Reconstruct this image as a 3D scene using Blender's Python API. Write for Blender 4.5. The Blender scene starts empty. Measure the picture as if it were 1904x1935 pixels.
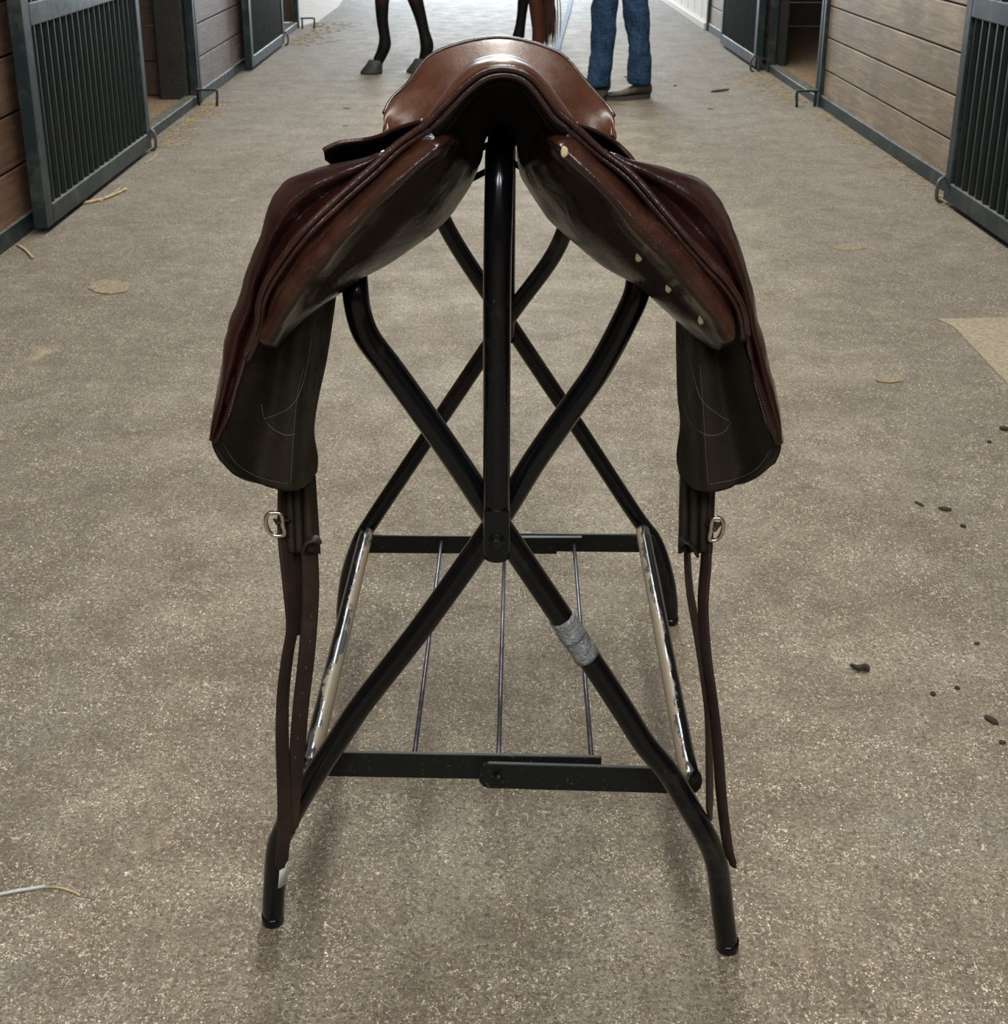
import bpy, bmesh, math, random
from mathutils import Vector, Matrix
random.seed(7)
sc = bpy.context.scene
C = sc.collection
PI = math.pi

# ------------------------------------------------------------------ camera
CAMH, F, PX, PY, HOR = 1.214, 2350.0, 925.0, 600.0, -223.0
TH = math.atan((PY - HOR) / F)
ct, st = math.cos(TH), math.sin(TH)
cam = bpy.data.cameras.new('camera'); cam_o = bpy.data.objects.new('camera', cam); C.objects.link(cam_o)
cam.sensor_fit = 'HORIZONTAL'; cam.sensor_width = 36.0; cam.lens = F / 1904 * 36.0
cam.shift_x = (952 - PX) / 1904.0
cam.shift_y = -(967.5 - PY) / 1904.0
cam.dof.use_dof = True; cam.dof.focus_distance = 1.30; cam.dof.aperture_fstop = 26
cam.clip_start = 0.05; cam.clip_end = 200
cam_o.location = (0, 0, CAMH); cam_o.rotation_euler = (PI / 2 - TH, 0, 0)
sc.camera = cam_o

def W(u, v, Y):
    """world point at depth Y (metres down the aisle) for a measured direction"""
    a = (u - PX) / F; b = (v - PY) / F
    d = Vector((a, ct - b * st, -st - b * ct))
    t = Y / d.y
    return Vector((d.x * t, Y, CAMH + d.z * t))
def G(u, v, z=0.0):
    """point on the ground (or at height z)"""
    a = (u - PX) / F; b = (v - PY) / F
    d = Vector((a, ct - b * st, -st - b * ct))
    t = (z - CAMH) / d.z
    return Vector((d.x * t, d.y * t, z))

# ------------------------------------------------------------------ world, lights, exposure
w = bpy.data.worlds.new('world'); sc.world = w; w.use_nodes = True
bg = w.node_tree.nodes['Background']
bg.inputs[0].default_value = (0.80, 0.90, 1.0, 1); bg.inputs[1].default_value = 0.35
def area(name, loc, rot, sx, sy, power, col):
    l = bpy.data.lights.new(name, 'AREA'); l.shape = 'RECTANGLE'; l.size = sx; l.size_y = sy
    l.energy = power; l.color = col
    o = bpy.data.objects.new(name, l); C.objects.link(o); o.location = loc; o.rotation_euler = rot
    return o
area('skylight_strip', (0.1, 6.6, 4.3), (0, 0, 0), 0.8, 10.0, 470, (1.0, 0.975, 0.91))
area('skylight_near', (0.1, -0.9, 4.2), (0, 0, 0), 0.8, 3.2, 110, (1.0, 0.94, 0.82))
for wx in (-.85, 1.05): area('gable_window_light', (wx, -2.85, 3.55), (math.radians(58), 0, 0), 1.1, 1.3, 120, (.90, .95, 1.0))
area('far_doorway_daylight', (0.1, 17.5, 2.0), (-PI / 2, 0, 0), 3.4, 3.6, 640, (0.80, 0.90, 1.0))
sc.view_settings.view_transform = 'Standard'; sc.view_settings.look = 'None'
sc.view_settings.gamma = 1; sc.view_settings.exposure = 0.2
sc.view_settings.use_curve_mapping = False

# ------------------------------------------------------------------ material helpers
class NT:
    def __init__(s, name):
        s.m = bpy.data.materials.new(name); s.m.use_nodes = True
        s.t = s.m.node_tree; s.n = s.t.nodes; s.b = s.n['Principled BSDF']
        s.co = s.n.new('ShaderNodeTexCoord')
    def link(s, a, b): s.t.links.new(a, b)
    def mapping(s, scale, src='Object', rot=(0, 0, 0)):
        m = s.n.new('ShaderNodeMapping'); m.inputs['Scale'].default_value = scale; m.inputs['Rotation'].default_value = rot
        s.link(s.co.outputs[src], m.inputs['Vector']); return m.outputs['Vector']
    def noise(s, scale, detail=4, rough=.55, vec=None, dist=0.0):
        n = s.n.new('ShaderNodeTexNoise'); n.inputs['Scale'].default_value = scale
        n.inputs['Detail'].default_value = detail; n.inputs['Roughness'].default_value = rough
        n.inputs['Distortion'].default_value = dist
        s.link(vec if vec else s.co.outputs['Object'], n.inputs['Vector']); return n.outputs['Fac']
    def voro(s, scale, feature='F1', vec=None, out='Distance'):
        n = s.n.new('ShaderNodeTexVoronoi'); n.feature = feature; n.inputs['Scale'].default_value = scale
        s.link(vec if vec else s.co.outputs['Object'], n.inputs['Vector']); return n.outputs[out]
    def ramp(s, fac, stops, interp='LINEAR'):
        r = s.n.new('ShaderNodeValToRGB'); r.color_ramp.interpolation = interp
        e = r.color_ramp.elements
        while len(e) < len(stops): e.new(0.5)
        for k, (p, c) in enumerate(stops):
            e[k].position = p; e[k].color = (*c, 1) if isinstance(c, tuple) else (c, c, c, 1)
        s.link(fac, r.inputs['Fac']); return r.outputs['Color']
    def mix(s, fac, a, b, mode='MIX'):
        m = s.n.new('ShaderNodeMix'); m.data_type = 'RGBA'; m.blend_type = mode
        for i, v in ((0, fac), (6, a), (7, b)):
            if isinstance(v, (int, float)): m.inputs[i].default_value = v if i == 0 else (v, v, v, 1)
            elif isinstance(v, tuple): m.inputs[i].default_value = (*v, 1)
            else: s.link(v, m.inputs[i])
        return m.outputs[2]
    def math(s, op, a, b=0.5):
        m = s.n.new('ShaderNodeMath'); m.operation = op
        for i, v in ((0, a), (1, b)):
            if isinstance(v, (int, float)): m.inputs[i].default_value = v
            else: s.link(v, m.inputs[i])
        return m.outputs[0]
    def bump(s, h, strength=.3, dist=.01, prev=None):
        b = s.n.new('ShaderNodeBump'); b.inputs['Strength'].default_value = strength; b.inputs['Distance'].default_value = dist
        s.link(h, b.inputs['Height'])
        if prev is not None: s.link(prev, b.inputs['Normal'])
        s.link(b.outputs[0], s.b.inputs['Normal']); return b.outputs[0]
    def set(s, **k):
        for key, v in k.items():
            i = s.b.inputs[{'base': 'Base Color', 'rough': 'Roughness', 'metal': 'Metallic', 'coat': 'Coat Weight',
                            'coatr': 'Coat Roughness', 'spec': 'Specular IOR Level', 'sheen': 'Sheen Weight'}[key]]
            if isinstance(v, tuple): i.default_value = (*v, 1)
            elif isinstance(v, (int, float)): i.default_value = v
            else: s.link(v, i)
        return s

def simple(name, col, rough=.5, metal=0, coat=0, var=.15, scale=30, bump=.0, spec=.4):
    m = NT(name); n = m.noise(scale)
    dark = tuple(c * (1 - var) for c in col); lite = tuple(min(1, c * (1 + var)) for c in col)
    m.set(base=m.ramp(n, [(.3, dark), (.7, lite)]), rough=rough, metal=metal, coat=coat, spec=spec)
    if bump: m.bump(n, bump, .004)
    return m.m

attr_dark = (.0075, .0030, .0022)
def leather(name, dark, mid, worn, rough=.32, coat=.15, crack=.5, wear_tone=(.5, .75), grain=.12, spec=.5, attr=None):
    m = NT(name)
    big = m.noise(9, 5, .6)
    fine = m.noise(55, 6, .7)
    col = m.mix(m.ramp(big, [(.38, 0.0), (.66, 1.0)]), dark, mid)
    wr = m.ramp(m.noise(15, 6, .65, dist=.6), [(wear_tone[0], 0.0), (wear_tone[1], 1.0)])
    col = m.mix(m.math('MULTIPLY', wr, .75), col, worn)
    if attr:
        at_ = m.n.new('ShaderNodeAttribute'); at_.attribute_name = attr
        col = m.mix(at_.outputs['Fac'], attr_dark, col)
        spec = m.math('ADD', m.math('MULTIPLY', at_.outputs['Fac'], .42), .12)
    ed = m.math('ABSOLUTE', m.math('SUBTRACT', m.noise(26, 4, .6, m.mapping((1, 1, .7)), 1.8), .5))
    sub = m.ramp(m.noise(7, 3), [(.48, 0.0), (.62, 1.0)])
    cr = m.ramp(ed, [(0.0, 1.0), (.007, 0.0)])
    cf = m.math('MULTIPLY', m.math('MULTIPLY', cr, sub), crack * .5)
    col = m.mix(cf, col, tuple(min(1, c * 1.5 + .07) for c in worn))
    m.set(base=col, rough=m.ramp(fine, [(.2, rough * .75), (.8, rough * 1.35)]), coat=coat, coatr=.22, spec=spec)
    n1 = m.bump(fine, grain, .002)
    g = m.voro(210)
    n2 = m.bump(g, .08, .001, n1)
    m.bump(m.noise(38, 5, .65, dist=1.5), .30 if grain > .1 else .08, .004, n2)
    return m.m

M = {}
M['seat'] = leather('seat_leather', (.040, .014, .007), (.066, .024, .012), (.100, .041, .020), rough=.34, coat=.05, crack=0, wear_tone=(.5, .8), grain=.04, spec=.3)
M['panel'] = leather('panel_leather', (.022, .007, .0045), (.024, .0085, .0055), (.054, .021, .011), rough=.21, coat=.1, crack=.7, wear_tone=(.46, .70), attr='wear_tone', spec=.5, grain=.2)
M['flap'] = leather('flap_leather', (.011, .0034, .003), (.020, .0058, .0048), (.036, .012, .008), rough=.21, coat=.1, crack=.0, wear_tone=(.55, .8), grain=.2)
M['pipe'] = leather('piping_leather', (.015, .0045, .0035), (.028, .009, .0065), (.058, .022, .013), rough=.28, coat=.15, crack=0)
M['under'] = leather('underside_leather', (.014, .011, .007), (.022, .017, .011), (.033, .025, .016), rough=.6, coat=.0, crack=0, spec=.12)
M['gullet'] = simple('gullet_leather', (.0035, .0022, .0018), .7, spec=.10, var=.3)
M['strap'] = leather('strap_leather', (.014, .008, .0065), (.024, .014, .011), (.042, .024, .017), rough=.48, coat=.0, crack=0, spec=.22)
M['thread'] = simple('thread', (.065, .054, .040), .8)
M['spot'] = simple('bare_felt', (.42, .34, .20), .9, var=.25, scale=200)
M['chrome'] = simple('nickel_ring', (.62, .60, .56), .22, metal=1, var=.1)

def black_paint():
    m = NT('black_tube_paint')
    sp = m.ramp(m.noise(160, 3, .7), [(.70, 0.0), (.76, 1.0)])
    dirt = m.ramp(m.noise(6, 6, .7), [(.56, 0.0), (.75, 1.0)])
    scr = m.ramp(m.noise(30, 8, .75, m.mapping((1, 1, 3.0)), 1.5), [(.66, 0.0), (.72, 1.0)])
    f = m.math('MULTIPLY', dirt, m.math('MAXIMUM', scr, .14))
    f = m.math('MAXIMUM', f, m.math('MULTIPLY', sp, .35))
    m.set(base=m.mix(f, (.0025, .0028, .0035), (.17, .145, .105)), rough=m.ramp(dirt, [(0, .16), (1, .42)]), coat=.1, coatr=.15, spec=.30)
    m.bump(m.noise(220, 2), .03, .001)
    return m.m
M['black'] = black_paint()
def bar_paint():
    m = NT('black_bar_paint')
    sp = m.ramp(m.noise(190, 4, .75), [(.62, 0.0), (.72, 1.0)])
    m.set(base=m.mix(m.math('MULTIPLY', sp, .7), (.006, .007, .006), (.17, .155, .11)), rough=.42, spec=.22)
    return m.m
M['bar'] = bar_paint()
def worn_chrome(sgn):
    m = NT('worn_chrome_tube')
    n = m.noise(14, 7, .68, m.mapping((1, .45, 1)), .9)
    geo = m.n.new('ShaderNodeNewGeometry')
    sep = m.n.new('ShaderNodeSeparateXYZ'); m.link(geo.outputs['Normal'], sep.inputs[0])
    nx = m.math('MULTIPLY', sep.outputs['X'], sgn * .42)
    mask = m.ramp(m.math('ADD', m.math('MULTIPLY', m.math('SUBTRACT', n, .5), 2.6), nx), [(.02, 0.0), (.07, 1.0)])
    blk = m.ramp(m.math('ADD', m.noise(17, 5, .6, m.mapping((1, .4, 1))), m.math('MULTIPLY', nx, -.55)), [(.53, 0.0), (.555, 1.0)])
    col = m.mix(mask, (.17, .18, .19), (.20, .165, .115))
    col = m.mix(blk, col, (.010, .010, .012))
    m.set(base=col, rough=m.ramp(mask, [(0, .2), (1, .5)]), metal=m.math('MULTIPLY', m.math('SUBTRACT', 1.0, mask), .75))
    return m.m
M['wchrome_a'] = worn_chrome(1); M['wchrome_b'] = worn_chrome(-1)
M['rod'] = simple('shelf_rod_steel', (.10, .10, .12), .28, metal=.7, var=.5, scale=60)
def tape_mat():
    m = NT('duct_tape')
    wv = m.n.new('ShaderNodeTexWave'); wv.inputs['Scale'].default_value = 120; wv.inputs['Distortion'].default_value = 1.2
    m.link(m.mapping((1, 1, 1), rot=(0, .6, 0)), wv.inputs['Vector'])
    m.set(base=m.ramp(m.noise(40), [(.3, (.17, .175, .18)), (.7, (.27, .28, .29))]), rough=.38, metal=.35)
    n = m.bump(wv.outputs['Fac'], .25, .001); m.bump(m.noise(75, 4, .65, dist=2), 1.0, .006, n)
    return m.m
M['tape'] = tape_mat()
M['white'] = simple('white_label', (.7, .7, .7), .5)

def floor_mat():
    m = NT('floor_concrete')
    big = m.noise(1.3, 7, .66)
    med = m.noise(6.5, 7, .7)
    col = m.mix(m.ramp(big, [(.36, 0.0), (.64, 1.0)]), (.178, .145, .097), (.285, .254, .190))
    col = m.mix(m.ramp(med, [(.40, 0.0), (.66, .75)]), col, (.105, .082, .055))
    col = m.mix(m.ramp(m.noise(2.3, 6, .66), [(.54, 0.0), (.70, .5)]), col, (.205, .204, .192))
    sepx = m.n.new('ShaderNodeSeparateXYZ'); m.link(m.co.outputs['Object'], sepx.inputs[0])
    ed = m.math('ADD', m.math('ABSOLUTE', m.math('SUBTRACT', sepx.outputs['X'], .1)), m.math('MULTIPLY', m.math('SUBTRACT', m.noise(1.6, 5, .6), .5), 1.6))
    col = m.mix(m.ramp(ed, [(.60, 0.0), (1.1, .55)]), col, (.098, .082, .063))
    # gritty mottling at three sizes
    n1 = m.noise(140, 4, .72, m.mapping((1, 1.25, 1)), .6)
    n2 = m.noise(300, 3, .7)
    n3 = m.noise(48, 5, .72)
    col = m.mix(m.ramp(n1, [(.34, .90), (.54, 0.0)]), col, (.048, .035, .023))
    col = m.mix(m.ramp(n2, [(.34, .60), (.55, 0.0)]), col, (.058, .044, .032))
    col = m.mix(m.ramp(n3, [(.30, .55), (.50, 0.0)]), col, (.105, .078, .052))
    lim = m.ramp(m.noise(7, 7, .75), [(.36, .30), (.62, 1.0)])
    c1 = m.ramp(m.noise(205, 3, .66, m.mapping((1, .6, 1), rot=(0, 0, .5)), .8), [(.60, 0.0), (.67, 1.0)])
    c2 = m.ramp(m.noise(205, 3, .66, m.mapping((.6, 1, 1), rot=(0, 0, .3)), .8), [(.61, 0.0), (.68, 1.0)])
    c3 = m.ramp(m.voro(260), [(.20, 1.0), (.34, 0.0)])
    c3 = m.math('MULTIPLY', c3, m.ramp(m.noise(30, 3), [(.44, 0.0), (.56, 1.0)]))
    f = m.math('MULTIPLY', m.math('MAXIMUM', m.math('MAXIMUM', c1, c2), m.math('MULTIPLY', c3, .9)), lim)
    col = m.mix(m.math('MULTIPLY', f, .72), col, (.74, .66, .50))
    g4 = m.voro(70)
    col = m.mix(m.math('MULTIPLY', m.ramp(g4, [(.06, .9), (.11, 0.0)]), lim), col, (.85, .82, .74))
    col = m.mix(m.ramp(m.noise(2.7, 4, .6, m.mapping((1.3, 1, 1))), [(.66, 0.0), (.76, .45)]), col, (.42, .33, .20))
    m.set(base=col, rough=m.ramp(med, [(.3, .62), (.7, .80)]), spec=.4)
    n = m.bump(n1, .55, .006); n = m.bump(n3, .35, .008, n); m.bump(n2, .3, .002, n)
    return m.m
M['floor'] = floor_mat()

def wood_mat(name, dark, lite, scuff, seed=0, scuffamt=.5, axis='Y'):
    m = NT(name)
    sc_ = (14, 1.3, 14) if axis == 'Y' else (1.3, 14, 14)
    geo = m.n.new('ShaderNodeNewGeometry')
    vm = m.n.new('ShaderNodeVectorMath'); vm.operation = 'ADD'
    cmb = m.n.new('ShaderNodeCombineXYZ')
    r7 = m.math('MULTIPLY', geo.outputs['Random Per Island'], 37.0)
    for i in range(3): m.link(r7, cmb.inputs[i])
    m.link(m.co.outputs['Object'], vm.inputs[0]); m.link(cmb.outputs[0], vm.inputs[1])
    mp = m.n.new('ShaderNodeMapping'); mp.inputs['Scale'].default_value = sc_; m.link(vm.outputs[0], mp.inputs['Vector'])
    n = m.noise(2.2, 7, .62, mp.outputs[0], 1.4)
    big = m.noise(2.5, 4, .6, vm.outputs[0])
    col = m.mix(m.ramp(n, [(.34, 0.0), (.66, 1.0)]), dark, lite)
    col = m.mix(m.ramp(big, [(.35, .55), (.6, 0.0)]), col, tuple(c * .62 for c in dark))
    s = m.ramp(m.noise(6, 7, .72, mp.outputs[0], .5), [(.55, 0.0), (.70, scuffamt)])
    col = m.mix(s, col, scuff)
    col = m.mix(m.ramp(geo.outputs['Random Per Island'], [(0, 0.0), (1, .3)]), col, tuple(c * .6 for c in dark))
    m.set(base=col, rough=.62)
    m.bump(n, .3, .006)
    return m.m
M['wood_r'] = wood_mat('stall_boards_tan', (.155, .110, .064), (.300, .225, .140), (.50, .42, .30), scuffamt=.4)
M['wood_l'] = wood_mat('stall_boards_brown', (.080, .042, .025), (.165, .098, .058), (.24, .17, .12), scuffamt=.25)
M['wood_l2'] = wood_mat('stall_boards_scuffed', (.10, .072, .062), (.17, .13, .115), (.42, .37, .34), scuffamt=.75)
M['wood_in'] = wood_mat('stall_inner_boards', (.055, .036, .028), (.09, .06, .045), (.13, .09, .07), scuffamt=.2, axis='X')
M['post'] = wood_mat('weathered_post', (.006, .007, .006), (.018, .018, .016), (.075, .065, .052), scuffamt=.5)
def steel(name, col, dirt, amt=.35):
    m = NT(name)
    f = m.ramp(m.noise(9, 6, .7), [(.5, 0.0), (.75, amt)])
    geo = m.n.new('ShaderNodeNewGeometry'); sp = m.n.new('ShaderNodeSeparateXYZ'); m.link(geo.outputs['Normal'], sp.inputs[0])
    low = m.n.new('ShaderNodeSeparateXYZ'); m.link(m.co.outputs['Object'], low.inputs[0])
    f = m.math('MAXIMUM', f, m.math('MULTIPLY', m.ramp(sp.outputs['Z'], [(.7, 0.0), (.9, .75)]), m.ramp(m.noise(25, 4), [(.3, .3), (.6, 1.0)])))
    m.set(spec=.2, base=m.mix(f, col, dirt), rough=m.ramp(m.noise(20), [(.3, .34), (.7, .52)]))
    m.bump(m.noise(90, 2), .05, .002); return m.m
M['steel'] = steel('green_grey_door_steel', (.014, .022, .024), (.17, .165, .125), .28)
M['slat'] = steel('dark_green_slats', (.0030, .0068, .0062), (.022, .022, .017), .3)
M['latch'] = steel('rusty_latch', (.06, .055, .05), (.11, .07, .045), .8)
def straw_mat():
    m = NT('straw_bedding')
    n = m.noise(60, 6, .75, m.mapping((1, .4, 1), rot=(0, 0, .7)), .8)
    m.set(base=m.ramp(n, [(.3, (.10, .062, .036)), (.6, (.24, .165, .095)), (.8, (.42, .33, .21))]), rough=.9)
    m.bump(n, .8, .02); return m.m
M['straw'] = straw_mat()
M['hay'] = simple('dry_hay', (.33, .25, .14), .8, var=.4, scale=40)
M['haygrey'] = simple('grey_stem', (.34, .35, .33), .6, var=.2)
M['dung'] = simple('dried_dung', (.026, .019, .010), .9, var=.5, scale=60, bump=.8)
M['cream'] = simple('cream_siding', (.46, .43, .37), .6)
M['floor_pale'] = simple('pale_concrete', (.40, .36, .32), .7, var=.12, scale=6)
M['patch'] = simple('concrete_patch', (.225, .185, .130), .8, var=.3, scale=90, bump=.5)
M['stain'] = simple('tan_stain', (.175, .140, .090), .85, var=.45, scale=110)
M['hose'] = simple('pale_blue_hose', (.20, .25, .31), .95)
M['roof'] = simple('dark_roof', (.05, .048, .045), .8)

# ------------------------------------------------------------------ mesh helpers
def mesh_obj(name, V, Fc, mat, parent=None, smooth=True):
    me = bpy.data.meshes.new(name); me.from_pydata([tuple(v) for v in V], [], Fc); me.update()
    bm = bmesh.new(); bm.from_mesh(me); bmesh.ops.recalc_face_normals(bm, faces=bm.faces); bm.to_mesh(me); bm.free()
    for p in me.polygons: p.use_smooth = smooth
    me.materials.append(mat)
    o = bpy.data.objects.new(name, me); C.objects.link(o)
    if parent: o.parent = parent; o.matrix_parent_inverse = Matrix.Translation(-parent.location)
    return o
class MB:
    def __init__(s): s.V = []; s.F = []
    def add(s, V, Fc):
        k = len(s.V); s.V += [Vector(v) for v in V]; s.F += [tuple(i + k for i in f) for f in Fc]; return s
    def box(s, x0, x1, y0, y1, z0, z1):
        V = [(x, y, z) for x in (x0, x1) for y in (y0, y1) for z in (z0, z1)]
        return s.add(V, [(0, 1, 3, 2), (4, 6, 7, 5), (0, 4, 5, 1), (2, 3, 7, 6), (0, 2, 6, 4), (1, 5, 7, 3)])
    def build(s, name, mat, parent=None, smooth=False, bevel=0):
        o = mesh_obj(name, s.V, s.F, mat, parent, smooth)
        if bevel:
            b = o.modifiers.new('bevel', 'BEVEL'); b.width = bevel; b.segments = 2; b.limit_method = 'ANGLE'
        return o
def crom(P, n=6, closed=False):
    P = [Vector(p) for p in P]; out = []; N = len(P)
    rng = range(N) if closed else range(N - 1)
    for i in rng:
        p1 = P[i]; p2 = P[(i + 1) % N]
        p0 = P[(i - 1) % N] if (closed or i > 0) else p1 * 2 - p2
        p3 = P[(i + 2) % N] if (closed or i + 2 < N) else p2 * 2 - p1
        for k in range(n):
            t = k / n
            out.append(.5 * ((2 * p1) + (p2 - p0) * t + (2 * p0 - 5 * p1 + 4 * p2 - p3) * t * t + (3 * p1 - p0 - 3 * p2 + p3) * t ** 3))
    if not closed: out.append(P[-1])
    return out
def tube_geo(P, r, seg=14, closed=False, sx=1.0):
    P = [Vector(p) for p in P]; N = len(P)
    V = []; Fc = []; prev = None
    for i, p in enumerate(P):
        a = P[i - 1] if (i > 0 or closed) else p; b = P[(i + 1) % N] if (i < N - 1 or closed) else p
        t = (b - a).normalized()
        if prev is None:
            up = Vector((0, 1, 0)) if abs(t.y) < .9 else Vector((1, 0, 0))
            n = (up - t * up.dot(t)).normalized()
        else: n = (prev - t * prev.dot(t)).normalized()
        prev = n; bn = t.cross(n)
        rr = r[i] if isinstance(r, (list, tuple)) else r
        for k in range(seg):
            an = 2 * PI * k / seg
            V.append(p + n * (math.cos(an) * rr) + bn * (math.sin(an) * rr * sx))
    M_ = N if closed else N - 1
    for i in range(M_):
        for k in range(seg):
            a = i * seg + k; b = i * seg + (k + 1) % seg; c = ((i + 1) % N) * seg + (k + 1) % seg; d = ((i + 1) % N) * seg + k
            Fc.append((a, b, c, d))
    if not closed:
        Fc.append(tuple(range(seg - 1, -1, -1))); Fc.append(tuple((N - 1) * seg + k for k in range(seg)))
    return V, Fc
def tube(name, P, r, mat, parent=None, seg=14, sm=6, closed=False):
    pts = crom(P, sm, closed) if sm > 1 else P
    V, Fc = tube_geo(pts, r, seg, closed)
    return mesh_obj(name, V, Fc, mat, parent)
def grid_geo(rows, nu=5, nv=5, closed=False):
    R = [crom(r, nu, closed) for r in rows]
    n = len(R[0]); cols = [crom([R[i][j] for i in range(len(R))], nv) for j in range(n)]
    m = len(cols[0]); V = [cols[j][i] for i in range(m) for j in range(n)]; Fc = []
    for i in range(m - 1):
        for j in range(n if closed else n - 1):
            a = i * n + j; b = i * n + (j + 1) % n
            Fc.append((a, b, b + n, a + n))
    return V, Fc, m, n
def grid(name, rows, mat, parent=None, thick=0.0, nu=5, nv=5, offset=-1):
    V, Fc, m, n = grid_geo(rows, nu, nv)
    o = mesh_obj(name, V, Fc, mat, parent)
    if thick:
        s = o.modifiers.new('solid', 'SOLIDIFY'); s.thickness = thick; s.offset = offset
    return o
def ribbon(name, P, width, thick, mat, parent=None, ang=0.0, sm=6, twist=None, tip=True):
    """flat strap hanging along P; ang = angle of its width direction about vertical"""
    pts = crom(P, sm); N = len(pts); V = []; Fc = []
    for i, p in enumerate(pts):
        f = i / (N - 1)
        a = ang if twist is None else ang + (twist - ang) * f
        wd = width * (1 if not tip or f < .97 else .55)
        t = (pts[min(i + 1, N - 1)] - pts[max(i - 1, 0)]).normalized()
        s = Vector((math.cos(a), math.sin(a), 0)); s = (s - t * s.dot(t)).normalized(); nn = t.cross(s)
        for (x, y) in ((-1, -.6), (-.8, -1), (.8, -1), (1, -.6), (1, .6), (.8, 1), (-.8, 1), (-1, .6)):
            V.append(p + s * (x * wd / 2) + nn * (y * thick / 2))
    for i in range(N - 1):
        for k in range(8):
            Fc.append((i * 8 + k, i * 8 + (k + 1) % 8, (i + 1) * 8 + (k + 1) % 8, (i + 1) * 8 + k))
    Fc.append(tuple(range(7, -1, -1))); Fc.append(tuple((N - 1) * 8 + k for k in range(8)))
    return mesh_obj(name, V, Fc, mat, parent)
def empty(name, loc, label, cat, group=None):
    o = bpy.data.objects.new(name, None); C.objects.link(o); o.location = loc; o.empty_display_size = .1
    return tag(o, label, cat, group)
def tag(o, label, cat, group=None, kind=None):
    o['label'] = label; o['category'] = cat
    if group: o['group'] = group
    if kind: o['kind'] = kind
    return o
def struct(o, label=None, cat=None):
    o['kind'] = 'structure'
    if label: o['label'] = label
    if cat: o['category'] = cat
    return o

# ================================================================== SETTING
XL, XR = -1.69, 1.888
b = MB(); b.box(-5.2, 5.4, -3.0, 19.0, -.12, 0.0)
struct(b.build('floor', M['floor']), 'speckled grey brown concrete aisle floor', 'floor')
b = MB(); b.box(-5.2, 5.4, -3.0, 19.0, 4.6, 4.7)
struct(b.build('ceiling', M['roof']), 'dark barn ceiling above the aisle', 'ceiling')

def boards(x0, x1, y0, y1, heights, gap=.006, face='x', z0=.05):
    m = MB(); z = z0
    for k, h in enumerate(heights):
        j = random.uniform(-.003, .003)
        if face == 'x': m.box(x0 + j, x1 + j, y0, y1, z, z + h - gap)
        else: m.box(x0, x1, y0 + j, y1 + j, z, z + h - gap)
        z += h
    return m
H8 = [.165, .180, .172, .184, .176, .182, .178, .18, .18, .18, .18, .18]
HL = [.20, .19, .20, .185, .195, .19, .19, .19, .19, .19, .19]
# left side
ns = {'wall_left': [(2.2, 5.88, M['wood_l'], 'brown board stall wall left, behind the near barred door'),
                    (7.30, 9.95, M['wood_l2'], 'scuffed greyish board stall wall left, between two stall doors')]}
for (y0, y1, mt, lb) in ns['wall_left']:
    struct(boards(XL - .05, XL - .008, y0, y1, HL, gap=.008).build('wall_left', mt, bevel=.004), lb, 'wall')
for (y0, y1, mt, lb) in [(4.92, 7.10, M['wood_r'], 'tan board stall wall right, beside the near barred door'),
                         (2.2, 4.92, M['wood_r'], 'board stall wall right, behind the nearest barred door'),
                         (8.55, 11.0, M['wood_r'], 'far pale board stall wall right, behind the far barred door')]:
    struct(boards(XR + .008, XR + .05, y0, y1, H8, gap=.007).build('wall_right', mt, bevel=.004), lb, 'wall')

for (x0, x1, nm) in ((XL - .05, XL - .008, 'wall_left'), (XR + .008, XR + .05, 'wall_right')):
    struct(boards(x0, x1, -3.0, 2.2, H8 + H8, gap=.007).build(nm, M['wood_l']), 'board wall beyond the near edge of the view', 'wall')
struct(boards(-5.2, 5.4, -3.05, -3.0, [.2] * 23, gap=.006, face='y').build('wall_light_block', M['wood_in']), 'unseen board wall added to block light behind the viewer', 'wall')  # added out of view, cuts off sky light from behind
for x in (-5.2, 5.4):
    struct(boards(x - .03, x + .03, -3, 11.3, [.2] * 23, gap=.006).build('wall_outer', M['wood_in']), 'tall outer barn wall', 'wall')
tn = [0]
def trim(mb, mat, label, bevel=.004):
    tn[0] += 1
    return struct(mb.build('trim_%d' % tn[0], mat, bevel=bevel), label, 'trim')
# base channels and sills
def base(x, y0, y1, side, label, h=.068):
    m = MB(); s = -side
    if side < 0: m.box(x - .06, x + .005, y0, y1, 0, h)
    else: m.box(x - .005, x + .06, y0, y1, 0, h)
    return trim(m, M['steel'], label)
base(XL, 2.2, 5.88, -1, 'grey green steel channel under the near left stall wall')
base(XL, 5.88, 7.18, -1, 'steel sill across the left stall opening', .055)
base(XL, 7.28, 9.95, -1, 'steel channel under the scuffed left wall')
base(XL, 9.95, 11.15, -1, 'steel sill across the far left stall opening', .055)
base(XR, 2.2, 7.16, 1, 'grey green steel channel under the near right stall wall')
base(XR, 7.16, 8.55, 1, 'steel sill across the right stall opening', .05)
base(XR, 8.55, 11.0, 1, 'steel channel under the far right stall wall')
def steel_post(x, y, side, label, w_=.055, d=.05, h=2.6):
    m = MB()
    m.box(x - d / 2, x + d / 2, y, y + w_ * .42, 0, h); m.box(x - d / 2 + .004, x + d / 2 - .004, y + w_ * .42, y + w_ * .58, 0, h)
    m.box(x - d / 2, x + d / 2, y + w_ * .58, y + w_, 0, h)
    return trim(m, M['steel'], label)
steel_post(XL - .01, 7.19, -1, 'upright steel jamb between left opening and scuffed wall', .09)
steel_post(XL - .01, 11.14, -1, 'far left upright steel jamb at the passage', .07)
steel_post(XR + .01, 7.10, 1, 'upright steel jamb between right opening and tan wall', .10)
steel_post(XR + .01, 4.90, 1, 'slim steel jamb beside the near right barred door', .05)
steel_post(XR + .01, 8.47, 1, 'steel jamb beside far right barred door', .06)
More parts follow.
